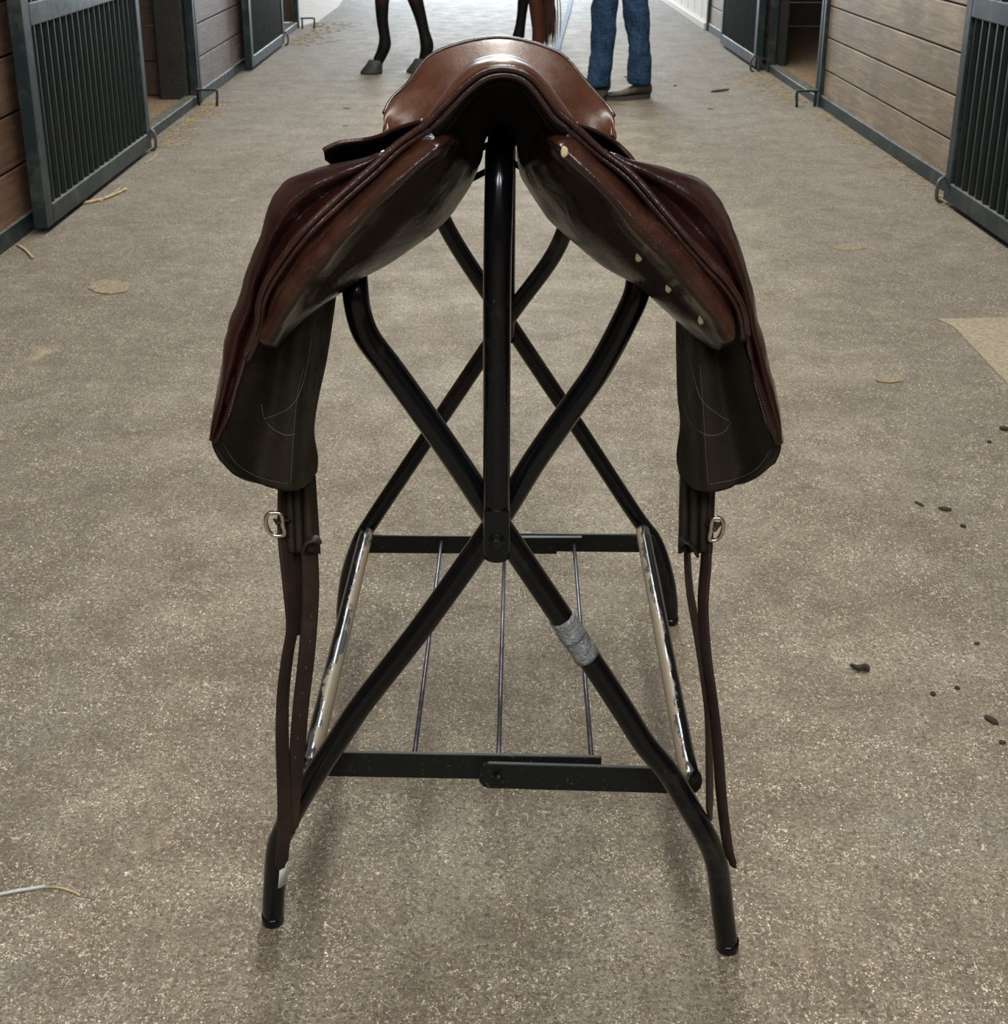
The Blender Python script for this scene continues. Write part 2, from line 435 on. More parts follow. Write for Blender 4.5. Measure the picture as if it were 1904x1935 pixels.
steel_post(XR + .01, 10.95, 1, 'farthest right steel jamb before the cream siding', .06)

# stall interiors
m = MB(); m.box(-4.6, XL - .06, 5.2, 7.30, .0, .035)
tag(m.build('straw_bedding', M['straw']), 'straw bedding on the floor inside left stall opening', 'bedding', kind='stuff')
m = MB(); m.box(XR + .06, 5.2, 6.6, 10.98, .0, .035)
tag(m.build('straw_bedding', M['straw']), 'brown shavings and straw inside the right stall opening', 'bedding', kind='stuff')
m = MB(); m.box(-4.6, XL - .06, 9.0, 11.3, .0, .03)
tag(m.build('straw_bedding', M['straw']), 'straw bedding inside the far left stall opening', 'bedding', kind='stuff')
struct(boards(-4.6, XL - .20, 7.27, 7.32, [.2] * 13, gap=.008, face='y', z0=.04).build('wall_partition', M['wood_in'], bevel=.003), 'dark board partition inside the left stall', 'wall')
struct(boards(XR + .06, 5.2, 10.98, 11.03, [.2] * 13, gap=.008, face='y', z0=.04).build('wall_partition', M['wood_in'], bevel=.003), 'dark board back wall inside the right stall', 'wall')
struct(boards(-4.6, XL - .06, 11.3, 11.35, [.2] * 13, gap=.008, face='y', z0=.04).build('wall_partition', M['wood_in'], bevel=.003), 'dark partition inside the far left stall', 'wall')
for x, yy in ((-4.6, (2, 11.3)), (5.2, (2, 11.2))):
    m = boards(x - .03, x + .03, yy[0], yy[1], [.2] * 15, gap=.006)
    struct(m.build('wall_outer', M['wood_l']), 'outer barn wall behind the stalls', 'wall')
m = MB(); m.box(XL - .20, XL - .04, 7.15, 7.33, 0, 2.6)
trim(m, M['post'], 'dark weathered timber post inside left stall opening', .008)
m = MB(); m.box(XR + .052, XR + .12, 8.53, 8.66, 0, 2.6)
trim(m, M['post'], 'dark timber post at the edge of the right stall opening', .008)
m = MB()
for k in range(12): m.box(XR + .02, XR + .05, 11.05 + k * .42, 11.05 + k * .42 + .40, .05, 2.6)
struct(m.build('wall_right', M['cream'], bevel=.006), 'cream siding past the last right stall', 'wall')
m = MB(); m.box(XR - .03, XR + .06, 11.02, 16.5, 0, .06)
trim(m, M['cream'], 'cream kerb under the far siding')
m = MB()
pts = [G(562, 52), G(600, 42), G(640, 12), G(655, -14), G(630, -60)]
pts = [Vector((-3.4, pts[0].y, 0))] + pts + [Vector((-3.4, 18.5, 0))]
V = [Vector((p.x, p.y, .006)) for p in pts]
o = mesh_obj('trim_pale_floor', V, [tuple(range(len(V)))], M['floor_pale'], None, False)
sm_ = o.modifiers.new('s', 'SOLIDIFY'); sm_.thickness = .006
struct(o, 'paler floor area at the far left passage', 'floor')  # flat overlay, paler than the aisle floor
V = []
for (u, v) in [(1768, 604), (1800, 618), (1850, 670), (1910, 735), (2050, 860), (2250, 800), (2150, 600), (1950, 600)]:
    p = G(u, v); V.append(Vector((min(p.x, XR - .02), p.y, .003)))
o = mesh_obj('trim_patch', V, [tuple(range(len(V)))], M['patch'], None, False)
s_ = o.modifiers.new('s', 'SOLIDIFY'); s_.thickness = .003
struct(o, 'paler repaired patch in the floor at the right edge', 'floor')

for (cu, cv, ru, rv, lb) in ((205, 543, 42, 13, 'tan dried stain on the left floor'), (1606, 467, 34, 6, 'faint tan stain on the right floor'), (1680, 718, 26, 7, 'faint yellow stain right of the saddle flap')):
    V = []
    for k in range(22):
        a = 2 * PI * k / 22; q = 1 + random.uniform(-.16, .12)
        p = G(cu + math.cos(a) * ru * q, cv + math.sin(a) * rv * q); V.append(Vector((p.x, p.y, .0015)))
    o = mesh_obj('trim_stain', V, [tuple(range(22))], M['stain'], None, False)
    s_ = o.modifiers.new('s', 'SOLIDIFY'); s_.thickness = .0014
    struct(o, lb, 'floor')

# sliding barred doors
dn = [0]
def door(side, y0, y1, label):
    dn[0] += 1
    xo = XL + .032 if side < 0 else XR - .082     # thickness .05
    x0, x1 = xo, xo + .05
    root = bpy.data.objects.new('door_%d' % dn[0], None); C.objects.link(root); root.location = ((x0 + x1) / 2, y0, .02)
    struct(root, label, 'door')
    f = MB(); z0, z1 = .022, 2.3
    f.box(x0, x1, y0, y0 + .075, z0, z1); f.box(x0, x1, y1 - .06, y1, z0, z1)
    f.box(x0, x1, y0 + .075, y1 - .06, z0, z0 + .075); f.box(x0, x1, y0 + .075, y1 - .06, .735, .815)
    f.box(x0, x1, y0 + .075, y1 - .06, z1 - .07, z1)
    f.build('door_frame', M['steel'], root, bevel=.004)
    s = MB(); n = 19; p = (y1 - y0 - .145) / n; fr = 0
    for k in range(n):
        yc = y0 + .08 + (k + .5) * p
        V = []; Fc = []
        for zz in (.097, z1 - .07):
            for a in range(8):
                an = 2 * PI * a / 8
                V.append(((x0 + x1) / 2 + math.cos(an) * .020, yc + math.sin(an) * p * .485, zz))
        for a in range(8): Fc.append((a, (a + 1) % 8, 8 + (a + 1) % 8, 8 + a))
        s.add(V, Fc)
    xm = x0 + .006 if side < 0 else x1 - .006
    s.box(xm - .003, xm + .003, y0 + .07, y1 - .055, .09, z1 - .06)
    s.build('slat_panel', M['slat'], root, smooth=False)
    return root
door(-1, 4.38, 5.86, 'near left sliding stall door of dark vertical slats')
door(-1, 8.52, 9.93, 'far left sliding stall door beside the scuffed wall')
door(1, 3.35, 4.84, 'near right sliding stall door cut by the photo edge')
door(1, 8.56, 9.92, 'far right sliding stall door beside the straw opening')

# floor latches / door guides
def latch(p, side, kind, label):
    if kind == 'bow':
        P = [p + Vector((0, 0, .0)), p + Vector((0, 0, .085)), p + Vector((-side * .0, -.01, .09)), p + Vector((-side * .095, -.015, .092)), p + Vector((-side * .11, -.015, .08)), p + Vector((-side * .105, -.02, .0))]
    else:
        P = [p + Vector((0, 0, .005)), p + Vector((-side * .005, 0, .08)), p + Vector((-side * .03, -.005, .105)), p + Vector((-side * .055, -.01, .08)), p + Vector((-side * .055, -.01, .02)), p + Vector((-side * .03, -.005, .0))]
    o = tube('door_guide', P, .0075, M['latch'] if kind != 'bow' else M['steel'], None, 8, 4)
    tag(o, label, 'door guide')
latch(Vector((XL + .02, 7.16, 0)), -1, 'bow', 'bent steel bow guide beside scuffed left wall, nearer than its twin')
latch(Vector((XL + .05, 11.12, 0)), -1, 'bow', 'small far steel bow guide at the left passage corner')
latch(Vector((XR - .03, 7.12, 0)), 1, 'bow', 'bent steel bow guide by the right straw opening')
latch(Vector((XL + .040, 5.885, 0)), -1, 'loop', 'rusty loop guide at foot of near left door')
latch(Vector((XR - .045, 4.865, 0)), 1, 'loop', 'rusty loop guide at foot of near right door')
latch(Vector((XR - .07, 8.50, 0)), 1, 'loop', 'small rusty loop guide at foot of far right door')
latch(Vector((XL + .05, 9.95, 0)), -1, 'loop', 'small loop guide at foot of far left door')

# ================================================================== SADDLE STAND
stand = empty('saddle_stand', (.02, 1.5, 0), 'black tubular folding saddle stand with crossed legs and wire shelf', 'saddle stand')
R = .0134
YA, YB = 1.207, 1.186
def zfix(p): return p
# tube from left front foot -> upper right rail -> rear left foot
A = [W(516, 1737, YA), W(517, 1692, YA), W(523, 1609, YA), W(537, 1567, YA), W(562, 1519, YA), W(595, 1464, YA), W(637, 1400, YA), W(684, 1330, YA),
     W(800, 1180, YA), W(938, 985, YA), W(1010, 870, YA), W(1085, 763, YA), W(1131, 697, YA), W(1175, 616, YA), W(1205, 544, YA)]
A[0].z = .002
A += [Vector((.150, 1.225, .855)), Vector((.147, 1.27, .872)), Vector((.142, 1.45, .872)), Vector((.142, 1.74, .868)), Vector((.143, 1.81, .855)), Vector((.136, 1.852, .82)),
      W(1058, 458, 1.86), W(956, 606, 1.86), W(790, 853, 1.86), W(700, 988, 1.86), W(676, 1032, 1.86), W(658, 1090, 1.86), W(650, 1150, 1.86)]
last = A[-1].copy(); A.append(Vector((last.x, 1.86, .004)))
lf1 = tube('leg_frame', A, R, M['black'], stand, 18, 8)
Bp = [W(1373, 1792, YB - .02), W(1364, 1712, YB - .018), W(1355, 1639, YB - .015), W(1338, 1589, YB - .01), W(1305, 1530, YB - .005), W(1264, 1462, YB), W(1217, 1404, YB), W(1170, 1330, YB),
      W(1080, 1195, YB), W(938, 985, YB), W(860, 868, YB), W(790, 768, YB), W(734, 691, YB), W(696, 640, YB), W(679, 598, YB), W(671, 547, YB)]
Bp[0].z = .002
Bp += [Vector((-.137, 1.215, .850)), Vector((-.133, 1.26, .868)), Vector((-.125, 1.45, .870)), Vector((-.118, 1.76, .868)), Vector((-.116, 1.84, .855)), Vector((-.108, 1.884, .82)),
       W(845, 432, 1.89), W(956, 604, 1.89), W(1080, 790, 1.89), W(1198, 970, 1.89), W(1236, 1022, 1.89), W(1256, 1080, 1.88), W(1265, 1130, 1.87), W(1266, 1176, 1.865)]
Bp[-1].z = .004
lf2 = tube('leg_frame', Bp, R, M['black'], stand, 18, 8)
# rubber feet
for p in (A[0], Bp[0], A[-1], Bp[-1]):
    V, Fc = tube_geo([Vector((p.x, p.y, 0)), Vector((p.x, p.y, .004)), Vector((p.x, p.y, .012))], R * 1.02, 18)
    mesh_obj('foot_cap', V, Fc, M['black'], stand)
# centre post and rail
P = [W(938, 1050, 1.160), W(938, 980, 1.158), W(938, 850, 1.158), W(938.5, 700, 1.158), W(939, 550, 1.158), W(940, 470, 1.158), W(941, 420, 1.160), W(942, 372, 1.166), W(943, 330, 1.174), W(943.5, 290, 1.187),
     Vector((.0115, 1.208, .972)), Vector((.0125, 1.245, .983)), Vector((.015, 1.32, .985)), Vector((.020, 1.6, .984)), Vector((.024, 1.78, .980)), Vector((.025, 1.835, .962)), Vector((.026, 1.86, .92)),
     Vector((.026, 1.868, .80)), Vector((.026, 1.868, .65)), Vector((.026, 1.868, .52))]
tube('center_rail', P, .01385, M['black'], stand, 20, 8)
# flattened lower end of the post, a rounded plate
def plate(name, c, wx, z0, z1, y0, y1, mat, parent, rad_top=False, nb=8):
    V = []; loop = []
    for k in range(nb + 1):
        a = PI + PI * k / nb; loop.append((c + math.cos(a) * wx / 2, z0 + wx / 2 + math.sin(a) * wx / 2))
    loop += [(c + wx / 2, z1), (c - wx / 2, z1)]
    n = len(loop)
    for y in (y0, y1): V += [(x, y, z) for x, z in loop]
    Fc = [tuple(range(n)), tuple(range(2 * n - 1, n - 1, -1))] + [(k, (k + 1) % n, n + (k + 1) % n, n + k) for k in range(n)]
    o = mesh_obj(name, V, Fc, mat, parent, False); bv = o.modifiers.new('b', 'BEVEL'); bv.width = .002; bv.segments = 2; bv.limit_method = 'ANGLE'
    return o
pb = W(938, 1059, 1.150); pt = W(938, 960, 1.150)
pe = plate('post_end', pb.x, .0268, pb.z, pt.z, 1.143, 1.165, M['black'], stand)
def disc(name, c, r, y0, y1, mat, parent, seg=20, n6=False):
    V = []; 
    for y, rr in ((y1, r), (y0 + .0015, r), (y0, r * .85)):
        V += [(c.x + math.cos(2 * PI * k / seg) * rr, y, c.z + math.sin(2 * PI * k / seg) * rr) for k in range(seg)]
    Fc = []
    for j in range(2): Fc += [(j * seg + k, j * seg + (k + 1) % seg, (j + 1) * seg + (k + 1) % seg, (j + 1) * seg + k) for k in range(seg)]
    Fc += [tuple(range(seg)), tuple(range(3 * seg - 1, 2 * seg - 1, -1))]
    return mesh_obj(name, V, Fc, mat, parent, False)
cb = W(938, 1023, 1.143)
wsh = disc('washer', cb, .0088, 1.1405, 1.143, M['black'], stand)
disc('bolt', cb, .0062, 1.1345, 1.1405, M['bar'], stand, 6)
# duct tape on the right-hand leg
def leg_at(P, v0, v1, Y, n=7):
    pass
tp = [W(1061, 1167, YB), W(1073, 1186, YB), W(1085, 1204, YB)]
tp2 = [W(1083, 1201, YB), W(1096, 1220, YB), W(1109, 1240, YB)]
dt = tube('duct_tape', tp, R * 1.10, M['tape'], lf2, 18, 4)
dt2 = tube('duct_tape', tp2, R * 1.07, M['tape'], lf2, 18, 4)
for o in (dt, dt2):
    tx = bpy.data.textures.new('tapewrinkle', 'CLOUDS'); tx.noise_scale = .012
    d = o.modifiers.new('d', 'DISPLACE'); d.texture = tx; d.strength = .0030; d.mid_level = .4
dt['label'] = 'silver duct tape'; dt2['label'] = 'silver duct tape'
# white sticker on the left front foot
V = []; Fc = []
q0 = W(524, 1605, YA); q1 = W(519, 1663, YA); n = 8
for i in range(2):
    q = (q0, q1)[i]
    for k in range(n + 1):
        a = -1.15 + 1.25 * k / n
        V.append((q.x + math.cos(a) * (R + .0008), q.y + math.sin(a) * (R + .0008), q.z))
for k in range(n): Fc.append((k, k + 1, n + 2 + k, n + 1 + k))
o = mesh_obj('sticker', V, Fc, M['white'], lf1); s_ = o.modifiers.new('s', 'SOLIDIFY'); s_.thickness = .0006; o['label'] = 'white paper sticker'
# worn side tubes
YF, YR = 1.245, 1.835
L0, L1 = W(586, 1442, 1.232), W(693, 1004, YR + .02)
R0, R1 = W(1302, 1468, 1.222), W(1214, 1004, YR + .02)
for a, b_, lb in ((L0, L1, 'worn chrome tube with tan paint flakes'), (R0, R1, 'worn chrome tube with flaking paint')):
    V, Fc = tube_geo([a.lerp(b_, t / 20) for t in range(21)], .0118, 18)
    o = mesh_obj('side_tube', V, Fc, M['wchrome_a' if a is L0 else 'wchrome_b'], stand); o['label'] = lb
# cross bars
def bar(u0, v0, u1, v1, hpx, Y, th, cut=0, rl=False, rr=False, name='cross_bar'):
    a0 = W(u0, v0, Y); a1 = W(u1, v1, Y); b0 = W(u0, v0 + hpx, Y); 
    h = a0.z - b0.z; n = 6; top = []; bot = []
    loop = []
    if rl:
        for k in range(n + 1):
            a = PI / 2 + PI * k / n; loop.append((a0.x + h * .35 + math.cos(a) * h * .35, (a0.z - h / 2) + math.sin(a) * h / 2))
    else: loop += [(a0.x, a0.z), (a0.x, a0.z - h)]
    if rr:
        for k in range(n + 1):
            a = -PI / 2 + PI * k / n; loop.append((a1.x - h * .35 + math.cos(a) * h * .35, (a1.z - h / 2) + math.sin(a) * h / 2))
    else: loop += [(a1.x, a1.z - h), (a1.x, a1.z)]
    m_ = len(loop); V = []
    for y in (Y - th / 2, Y + th / 2): V += [(x, y, z) for x, z in loop]
    Fc = [tuple(range(m_)), tuple(range(2 * m_ - 1, m_ - 1, -1))] + [(k, (k + 1) % m_, m_ + (k + 1) % m_, m_ + k) for k in range(m_)]
    o = mesh_obj(name, V, Fc, M['bar'], stand, False)
    bv = o.modifiers.new('b', 'BEVEL'); bv.width = .0012; bv.segments = 2; bv.limit_method = 'ANGLE'
    return o
bar(573, 1419, 1136, 1429, 45, 1.252, .006, rl=True)
bar(903, 1441, 1328, 1452, 46, 1.232, .006, rl=True, rr=True)
bar(674, 1011, 1052, 1013, 33, YR, .005, rl=True)
bar(945, 1007, 1240, 1010, 33, YR + .008, .005, rr=True)
bar(978, 1014, 1100, 1014, 11, YR - .006, .008)
c = W(937, 1463, 1.229)
V, Fc = tube_geo([c, c + Vector((.001, -.006, 0)), c + Vector((.006, -.008, .002))], .0034, 8)
mesh_obj('rivet', V, Fc, M['bar'], stand)
# shelf rods
for (ua, va, ub, vb) in ((783, 1425, 834, 1022), (942, 1425, 953, 1040), (1117, 1428, 1084, 1024)):
    a = W(ua, va, 1.256); b_ = W(ub, vb, YR - .003)
    V, Fc = tube_geo([a, b_], .0030, 10); mesh_obj('shelf_rod', V, Fc, M['rod'], stand)

# ================================================================== SADDLE
sad = empty('saddle', (.01, 1.25, .9), 'brown leather english saddle draped over the black stand, pommel toward viewer', 'saddle')
def row(pts, Ys):
    if isinstance(Ys, (int, float)): Ys = [Ys] * len(pts)
    return [W(u, v, y) for (u, v), y in zip(pts, Ys)]
pip = [(805, 234), (825, 212), (846, 191), (873, 164), (907, 138), (941, 129), (976, 132), (1006, 147), (1034, 181), (1057, 212), (1085, 237)]
crest = [(808, 218), (822, 198), (841, 172), (866, 140), (897, 119), (941, 109), (976, 113), (1010, 130), (1037, 157), (1061, 191), (1083, 222)]
r0 = row(pip, 1.045); r1 = row(crest, 1.075)
rm = [a.lerp(b_, .55) + Vector((0, -.010, .003)) for a, b_ in zip(r0, r1)]
r2 = [p + Vector((0, .035, -.004)) for p in r1]; r2 = [Vector((.01 + (p.x - .01) * .96, p.y, p.z)) for p in r2]
def srow(Y, hw, zc, ze, cx=.012, pw=2.2):
    return [Vector((cx + hw * t, Y + .0, zc - (zc - ze) * abs(t) ** pw)) for t in (-1, -.82, -.64, -.42, -.2, 0, .2, .42, .64, .82, 1)]
r3 = srow(1.20, .093, 1.022, .958, pw=2.4); r4 = srow(1.32, .108, .985, .925); r5 = srow(1.41, .122, .985, .905)
cant = [(728, 246), (725, 217), (740, 190), (768, 163), (822, 102), (941, 73), (1050, 100), (1100, 150), (1143, 198), (1160, 222), (1160, 256)]
cy = [1.40, 1.43, 1.455, 1.475, 1.505, 1.515, 1.505, 1.475, 1.455, 1.43, 1.40]
r6 = row(cant, cy)
r55 = [a.lerp(b_, .62) + Vector((0, .0, .004)) for a, b_ in zip(r5, r6)]
r7 = [Vector((.012 + (p.x - .012) * .97, p.y + .022, p.z - .022)) for p in r6]
r8 = [Vector((.012 + (p.x - .012) * .86, p.y + .005, p.z - .06)) for p in r6]
grid('seat', [r0, rm, r1, r2, r3, r4, r5, r55, r6, r7, r8], M['seat'], sad, .004, 5, 6)
# cantle piping
tube('piping', [p + Vector((0, .006, .001)) for p in r6[1:-1]], .0026, M['pipe'], sad, 8, 6)
# pommel piping along the arch and down both flap fronts
lp = [(751, 272), (702, 317), (630, 381), (569, 441), (514, 516), (492, 563), (486, 615), (463, 673)]
rp = [(1135, 284), (1190, 326), (1239, 381), (1291, 442), (1340, 497), (1375, 534), (1401, 578), (1412, 633)]
full = list(reversed(lp)) + pip + rp
ly = [1.045, 1.042, 1.036, 1.030, 1.030, 1.030, 1.036, 1.046]
FY = list(reversed(ly)) + [1.043] * 11 + ly
tube('piping', [W(u, v, y) for (u, v), y in zip(full, FY)], .0030, M['pipe'], sad, 10, 6)
lp2 = [(u + dx, v + 9) for (u, v), dx in zip(lp, (7, 8, 8, 8, 7, 6, 4, 3))]
rp2 = [(u - 7, v + 8) for (u, v) in rp]
pip2 = [(813, 243), (836, 222), (858, 198), (884, 172), (915, 149), (943, 141), (972, 143), (998, 158), (1024, 190), (1047, 222), (1076, 246)]
tube('piping', [W(u, v, y + .003) for (u, v), y in zip(list(reversed(lp2)) + pip2 + rp2, FY)], .0030, M['pipe'], sad, 10, 6)
# pommel facing between arch piping and gullet lip
f0 = row(pip, 1.046); f1 = row([(822, 258), (843, 236), (864, 207), (888, 179), (920, 155), (944, 148), (970, 151), (994, 166), (1019, 199), (1040, 231), (1066, 258)], 1.050)
grid('pommel_facing', [f0, f1], M['gullet'], sad, .004, 5, 3)
# gullet tunnel
g0 = f1
g1 = row([(836, 272), (852, 246), (872, 216), (892, 190), (922, 170), (944, 164), (968, 166), (990, 178), (1012, 208), (1034, 242), (1056, 272)], 1.09)
def tent(Y, k=1.0):
    return [Vector((.010 + x * k, Y, z)) for x, z in ((-.075, .90), (-.055, .925), (-.036, .950), (-.022, .966), (-.016, .99), (0, 1.008), (.016, .99), (.022, .966), (.036, .950), (.055, .925), (.075, .90))]
grid('gullet', [g0, g1, tent(1.15, 1.05), tent(1.25), tent(1.42)], M['gullet'], sad, .004, 4, 4)
# side facings which close the front of the gullet beside the panels
# panels
def panel(S, side, name='panel'):
    rows = []
    n = len(S)
    for i, (O, Cc, I, yb) in enumerate(S):
        f = i / (n - 1)
        yo = 1.052 - .012 * math.sin(PI * f)
        e = 1.0 if 0 < i < n - 1 else .4
        o_ = W(*O, yo + .012); c_ = W(*Cc, yo + .012); i_ = W(*I, yo + .125 * e + .01)
        def mid(a, b_, t): return a.lerp(b_, t)
        bulge = Vector((0, -.034 * max(e, .6), 0))
        p1 = mid(o_, c_, .20) + bulge * .8; p2 = mid(o_, c_, .62) + bulge
        c2 = c_ + Vector((0, .002, 0))
        p3 = mid(c_, i_, .35) + Vector((0, -.022 * e, 0)); p4 = mid(c_, i_, .72) + Vector((0, -.026 * e, 0))
        ib = Vector((i_.x, i_.y + (yb - i_.y) * .5, i_.z + .004)); ib2 = Vector((i_.x - side * .0, yb, i_.z + .015))
        ob2 = W(O[0] - side * 6, O[1] + 12, yb) if i < 4 else W(O[0] + side * 2, O[1] + 2, yb); ob = W(O[0] + side * 9, O[1] - 7, o_.y + .035)
        if i >= n - 3:
            q = (.5, .8, 1.0)[i - n + 3]; c2 = c2 + bulge * q * .9; p3 = p3 + Vector((0, -.012, 0)) * q; p4 = p4 + Vector((0, -.004, 0)) * q
        rows.append([o_, p1, p2, c2, p3, p4, i_, ib, ib2, ob2, ob])
    V, Fc, m_, n_ = grid_geo(rows, 5, 6, closed=True)
    # caps
    for rr, rev in ((0, True), (m_ - 1, False)):
        ring = [V[rr * n_ + k] for k in range(n_)]
        cen = sum(ring, Vector()) / n_
        k0 = len(V); V.append(cen)
        for k in range(n_): Fc.append((rr * n_ + k, rr * n_ + (k + 1) % n_, k0))
    o = mesh_obj(name, V, Fc, M['panel'], sad)
    at_ = o.data.attributes.new('wear_tone', 'FLOAT', 'POINT')
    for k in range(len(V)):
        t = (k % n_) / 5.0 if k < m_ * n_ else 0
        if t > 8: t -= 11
        at_.data[k].value = max(0.0, min(1.0, 1.25 - abs(t - 1.1) * .62))  # full leather colour on the front roll, near black on the rest
    tx = bpy.data.textures.new('leatherlumps', 'CLOUDS'); tx.noise_scale = .05
    d = o.modifiers.new('d', 'DISPLACE'); d.texture = tx; d.strength = .006
    return o
SL = [((838, 250), (858, 258), (880, 262), 1.14), ((812, 252), (850, 270), (902, 278), 1.30), ((790, 262), (838, 290), (904, 304), 1.44), ((766, 281), (812, 312), (894, 338), 1.44), ((708, 331), (772, 352), (876, 370), 1.42), ((650, 385), (730, 396), (842, 419), 1.38),
      ((600, 437), (680, 448), (755, 484), 1.34), ((552, 488), (634, 502), (694, 515), 1.28), ((521, 536), (596, 552), (642, 548), 1.22), ((505, 585), (558, 594), (592, 582), 1.17), ((492, 618), (534, 624), (556, 614), 1.14), ((496, 637), (526, 644), (545, 632), 1.12)]
SR = [((1048, 250), (1030, 256), (1008, 258), 1.14), ((1068, 250), (1036, 268), (984, 268), 1.30), ((1092, 262), (1048, 292), (980, 296), 1.44), ((1129, 296), (1084, 326), (986, 334), 1.44), ((1181, 345), (1122, 366), (1006, 370), 1.42), ((1239, 402), (1160, 420), (1040, 420), 1.38),
      ((1297, 457), (1212, 472), (1122, 488), 1.34), ((1335, 505), (1256, 526), (1190, 529), 1.28), ((1364, 543), (1296, 572), (1238, 570), 1.22), ((1383, 584), (1332, 606), (1277, 604), 1.17), ((1388, 612), (1350, 630), (1309, 632), 1.14), ((1384, 634), (1360, 646), (1334, 646), 1.12)]
pl = panel(SL, -1); pr = panel(SR, 1)
def HIT(u, v, off=.001):
    bpy.context.view_layer.update()
    a = (u - PX) / F; b_ = (v - PY) / F
    d = Vector((a, ct - b_ * st, -st - b_ * ct)).normalized()
    ok, loc, nrm, idx, ob, mt = sc.ray_cast(bpy.context.evaluated_depsgraph_get(), Vector((0, 0, CAMH)), d, distance=2.2)
    return (loc - d * off) if ok else W(u, v, 1.1)
# bare felt spots on the right panel
def blob(name, c, r, mat, parent, sc3=(1, 1, 1), sub=2, noise=0.0):
    bm = bmesh.new(); bmesh.ops.create_icosphere(bm, subdivisions=sub, radius=r)
    for v in bm.verts:
        k = 1 + random.uniform(-noise, noise)
        v.co = Vector((v.co.x * sc3[0] * k, v.co.y * sc3[1] * k, v.co.z * sc3[2] * k))
    me = bpy.data.meshes.new(name); bm.to_mesh(me); bm.free()
    for p in me.polygons: p.use_smooth = True
    me.materials.append(mat); o = bpy.data.objects.new(name, me); C.objects.link(o); o.location = c
    if parent: o.parent = parent; o.matrix_parent_inverse = Matrix.Translation(-parent.location)
    return o
for (u, v, y, a) in ((1066, 287, 1.040, 0), (1207, 486, 1.032, .3), (1263, 544, 1.030, .3), (1325, 604, 1.028, -.2)):
    o = blob('felt_spot', HIT(u, v, .0005), .0046, M['spot'], sad, (.72, .22, 1.1), 2, .08); o['label'] = 'pale bare spot'
# outer flaps
def flap(pipe, valley, mid, sil, side):
    rows = []
    n = len(sil)
    for i in range(n):
        f = i / (n - 1)
        p = W(*pipe[i], 1.047); v_ = W(*valley[i], 1.066); m1 = W(*mid[i], 1.056); s_ = W(*sil[i], 1.086)
        su, sv = sil[i]
        bk = W(su - side * 16, sv + 10 * (1 - f), 1.135); bk2 = W(su - side * 28, sv + 18 * (1 - f), 1.23); bk3 = W(su - side * 40, sv + 22 * (1 - f), 1.31)
        rows.append([p, v_, m1, s_, bk, bk2, bk3])
    o = grid('flap', rows, M['flap'], sad, .0045, 5, 6, 0)
    tx = bpy.data.textures.new('flaplumps', 'CLOUDS'); tx.noise_scale = .035
    d = o.modifiers.new('d', 'DISPLACE'); d.texture = tx; d.strength = .005
    return o
Lp = [(740, 280), (702, 316), (658, 355), (612, 397), (569, 441), (532, 490), (505, 535), (489, 575), (485, 615), (466, 668), (450, 720), (434, 775), (416, 818), (404, 838)]
Ls = [(708, 296), (690, 302), (635, 314), (572, 331), (538, 352), (514, 392), (494, 448), (472, 508), (455, 570), (440, 602), (430, 650), (420, 702), (409, 764), (399, 829)]
def lerp2(A_, B_, t): return [(a[0] + (b_[0] - a[0]) * t, a[1] + (b_[1] - a[1]) * t) for a, b_ in zip(A_, B_)]
flap(Lp, lerp2(Lp, Ls, .28), lerp2(Lp, Ls, .66), Ls, -1)
Rp = [(1140, 286), (1180, 318), (1214, 350), (1252, 394), (1291, 442), (1326, 482), (1358, 514), (1384, 548), (1402, 590), (1413, 640), (1424, 700), (1443, 765), (1460, 814), (1470, 840)]
Rs = [(1165, 296), (1185, 303), (1226, 312), (1285, 329), (1325, 344), (1354, 376), (1376, 418), (1396, 476), (1416, 552), (1428, 612), (1442, 655), (1455, 715), (1468, 775), (1476, 837)]
flap(Rp, lerp2(Rp, Rs, .28), lerp2(Rp, Rs, .66), Rs, 1)
# sweat flaps (dark undersides)
def sweat(rows, stitch, stitch2, side):
    R_ = []
    for r in rows: R_.append([W(u, v, y) for (u, v, y) in r])
    o = grid('sweat_flap', R_, M['under'], sad, .0045, 5, 5, 0)
    return o
YS = (1.072, 1.084, 1.124, 1.116, 1.165, 1.190)
def rws(lst): return [[(u, v, y) for (u, v), y in zip(r, YS)] for r in lst]
sweat(rws([
    [(505, 520), (535, 500), (570, 490), (600, 485), (625, 480), (640, 478)],
    [(488, 600), (510, 590), (545, 580), (580, 570), (605, 565), (632, 556)],
    [(464, 672), (485, 680), (525, 682), (567, 680), (596, 678), (615, 672)],
    [(445, 740), (465, 750), (512, 758), (560, 760), (584, 765), (598, 752)],
    [(424, 815), (440, 828), (496, 840), (552, 845), (576, 840), (590, 812)],
    [(402, 832), (432, 868), (486, 882), (549, 892), (578, 886), (597, 862)],
    [(418, 869), (450, 898), (496, 915), (547, 926), (576, 916), (596, 890)]]), None, None, -1)
sweat(rws([
    [(1378, 530), (1350, 520), (1320, 510), (1300, 505), (1285, 500), (1278, 495)],
    [(1398, 600), (1375, 600), (1345, 600), (1315, 595), (1295, 590), (1280, 585)],
    [(1412, 672), (1392, 680), (1358, 682), (1322, 680), (1298, 678), (1281, 672)],
    [(1430, 740), (1410, 750), (1370, 758), (1328, 762), (1302, 765), (1283, 745)],
    [(1454, 815), (1436, 828), (1386, 840), (1333, 850), (1308, 842), (1288, 800)],
    [(1474, 840), (1444, 868), (1396, 882), (1338, 894), (1308, 888), (1281, 858)],
    [(1462, 876), (1424, 902), (1386, 918), (1338, 929), (1306, 918), (1286, 894)]]), None, None, 1)
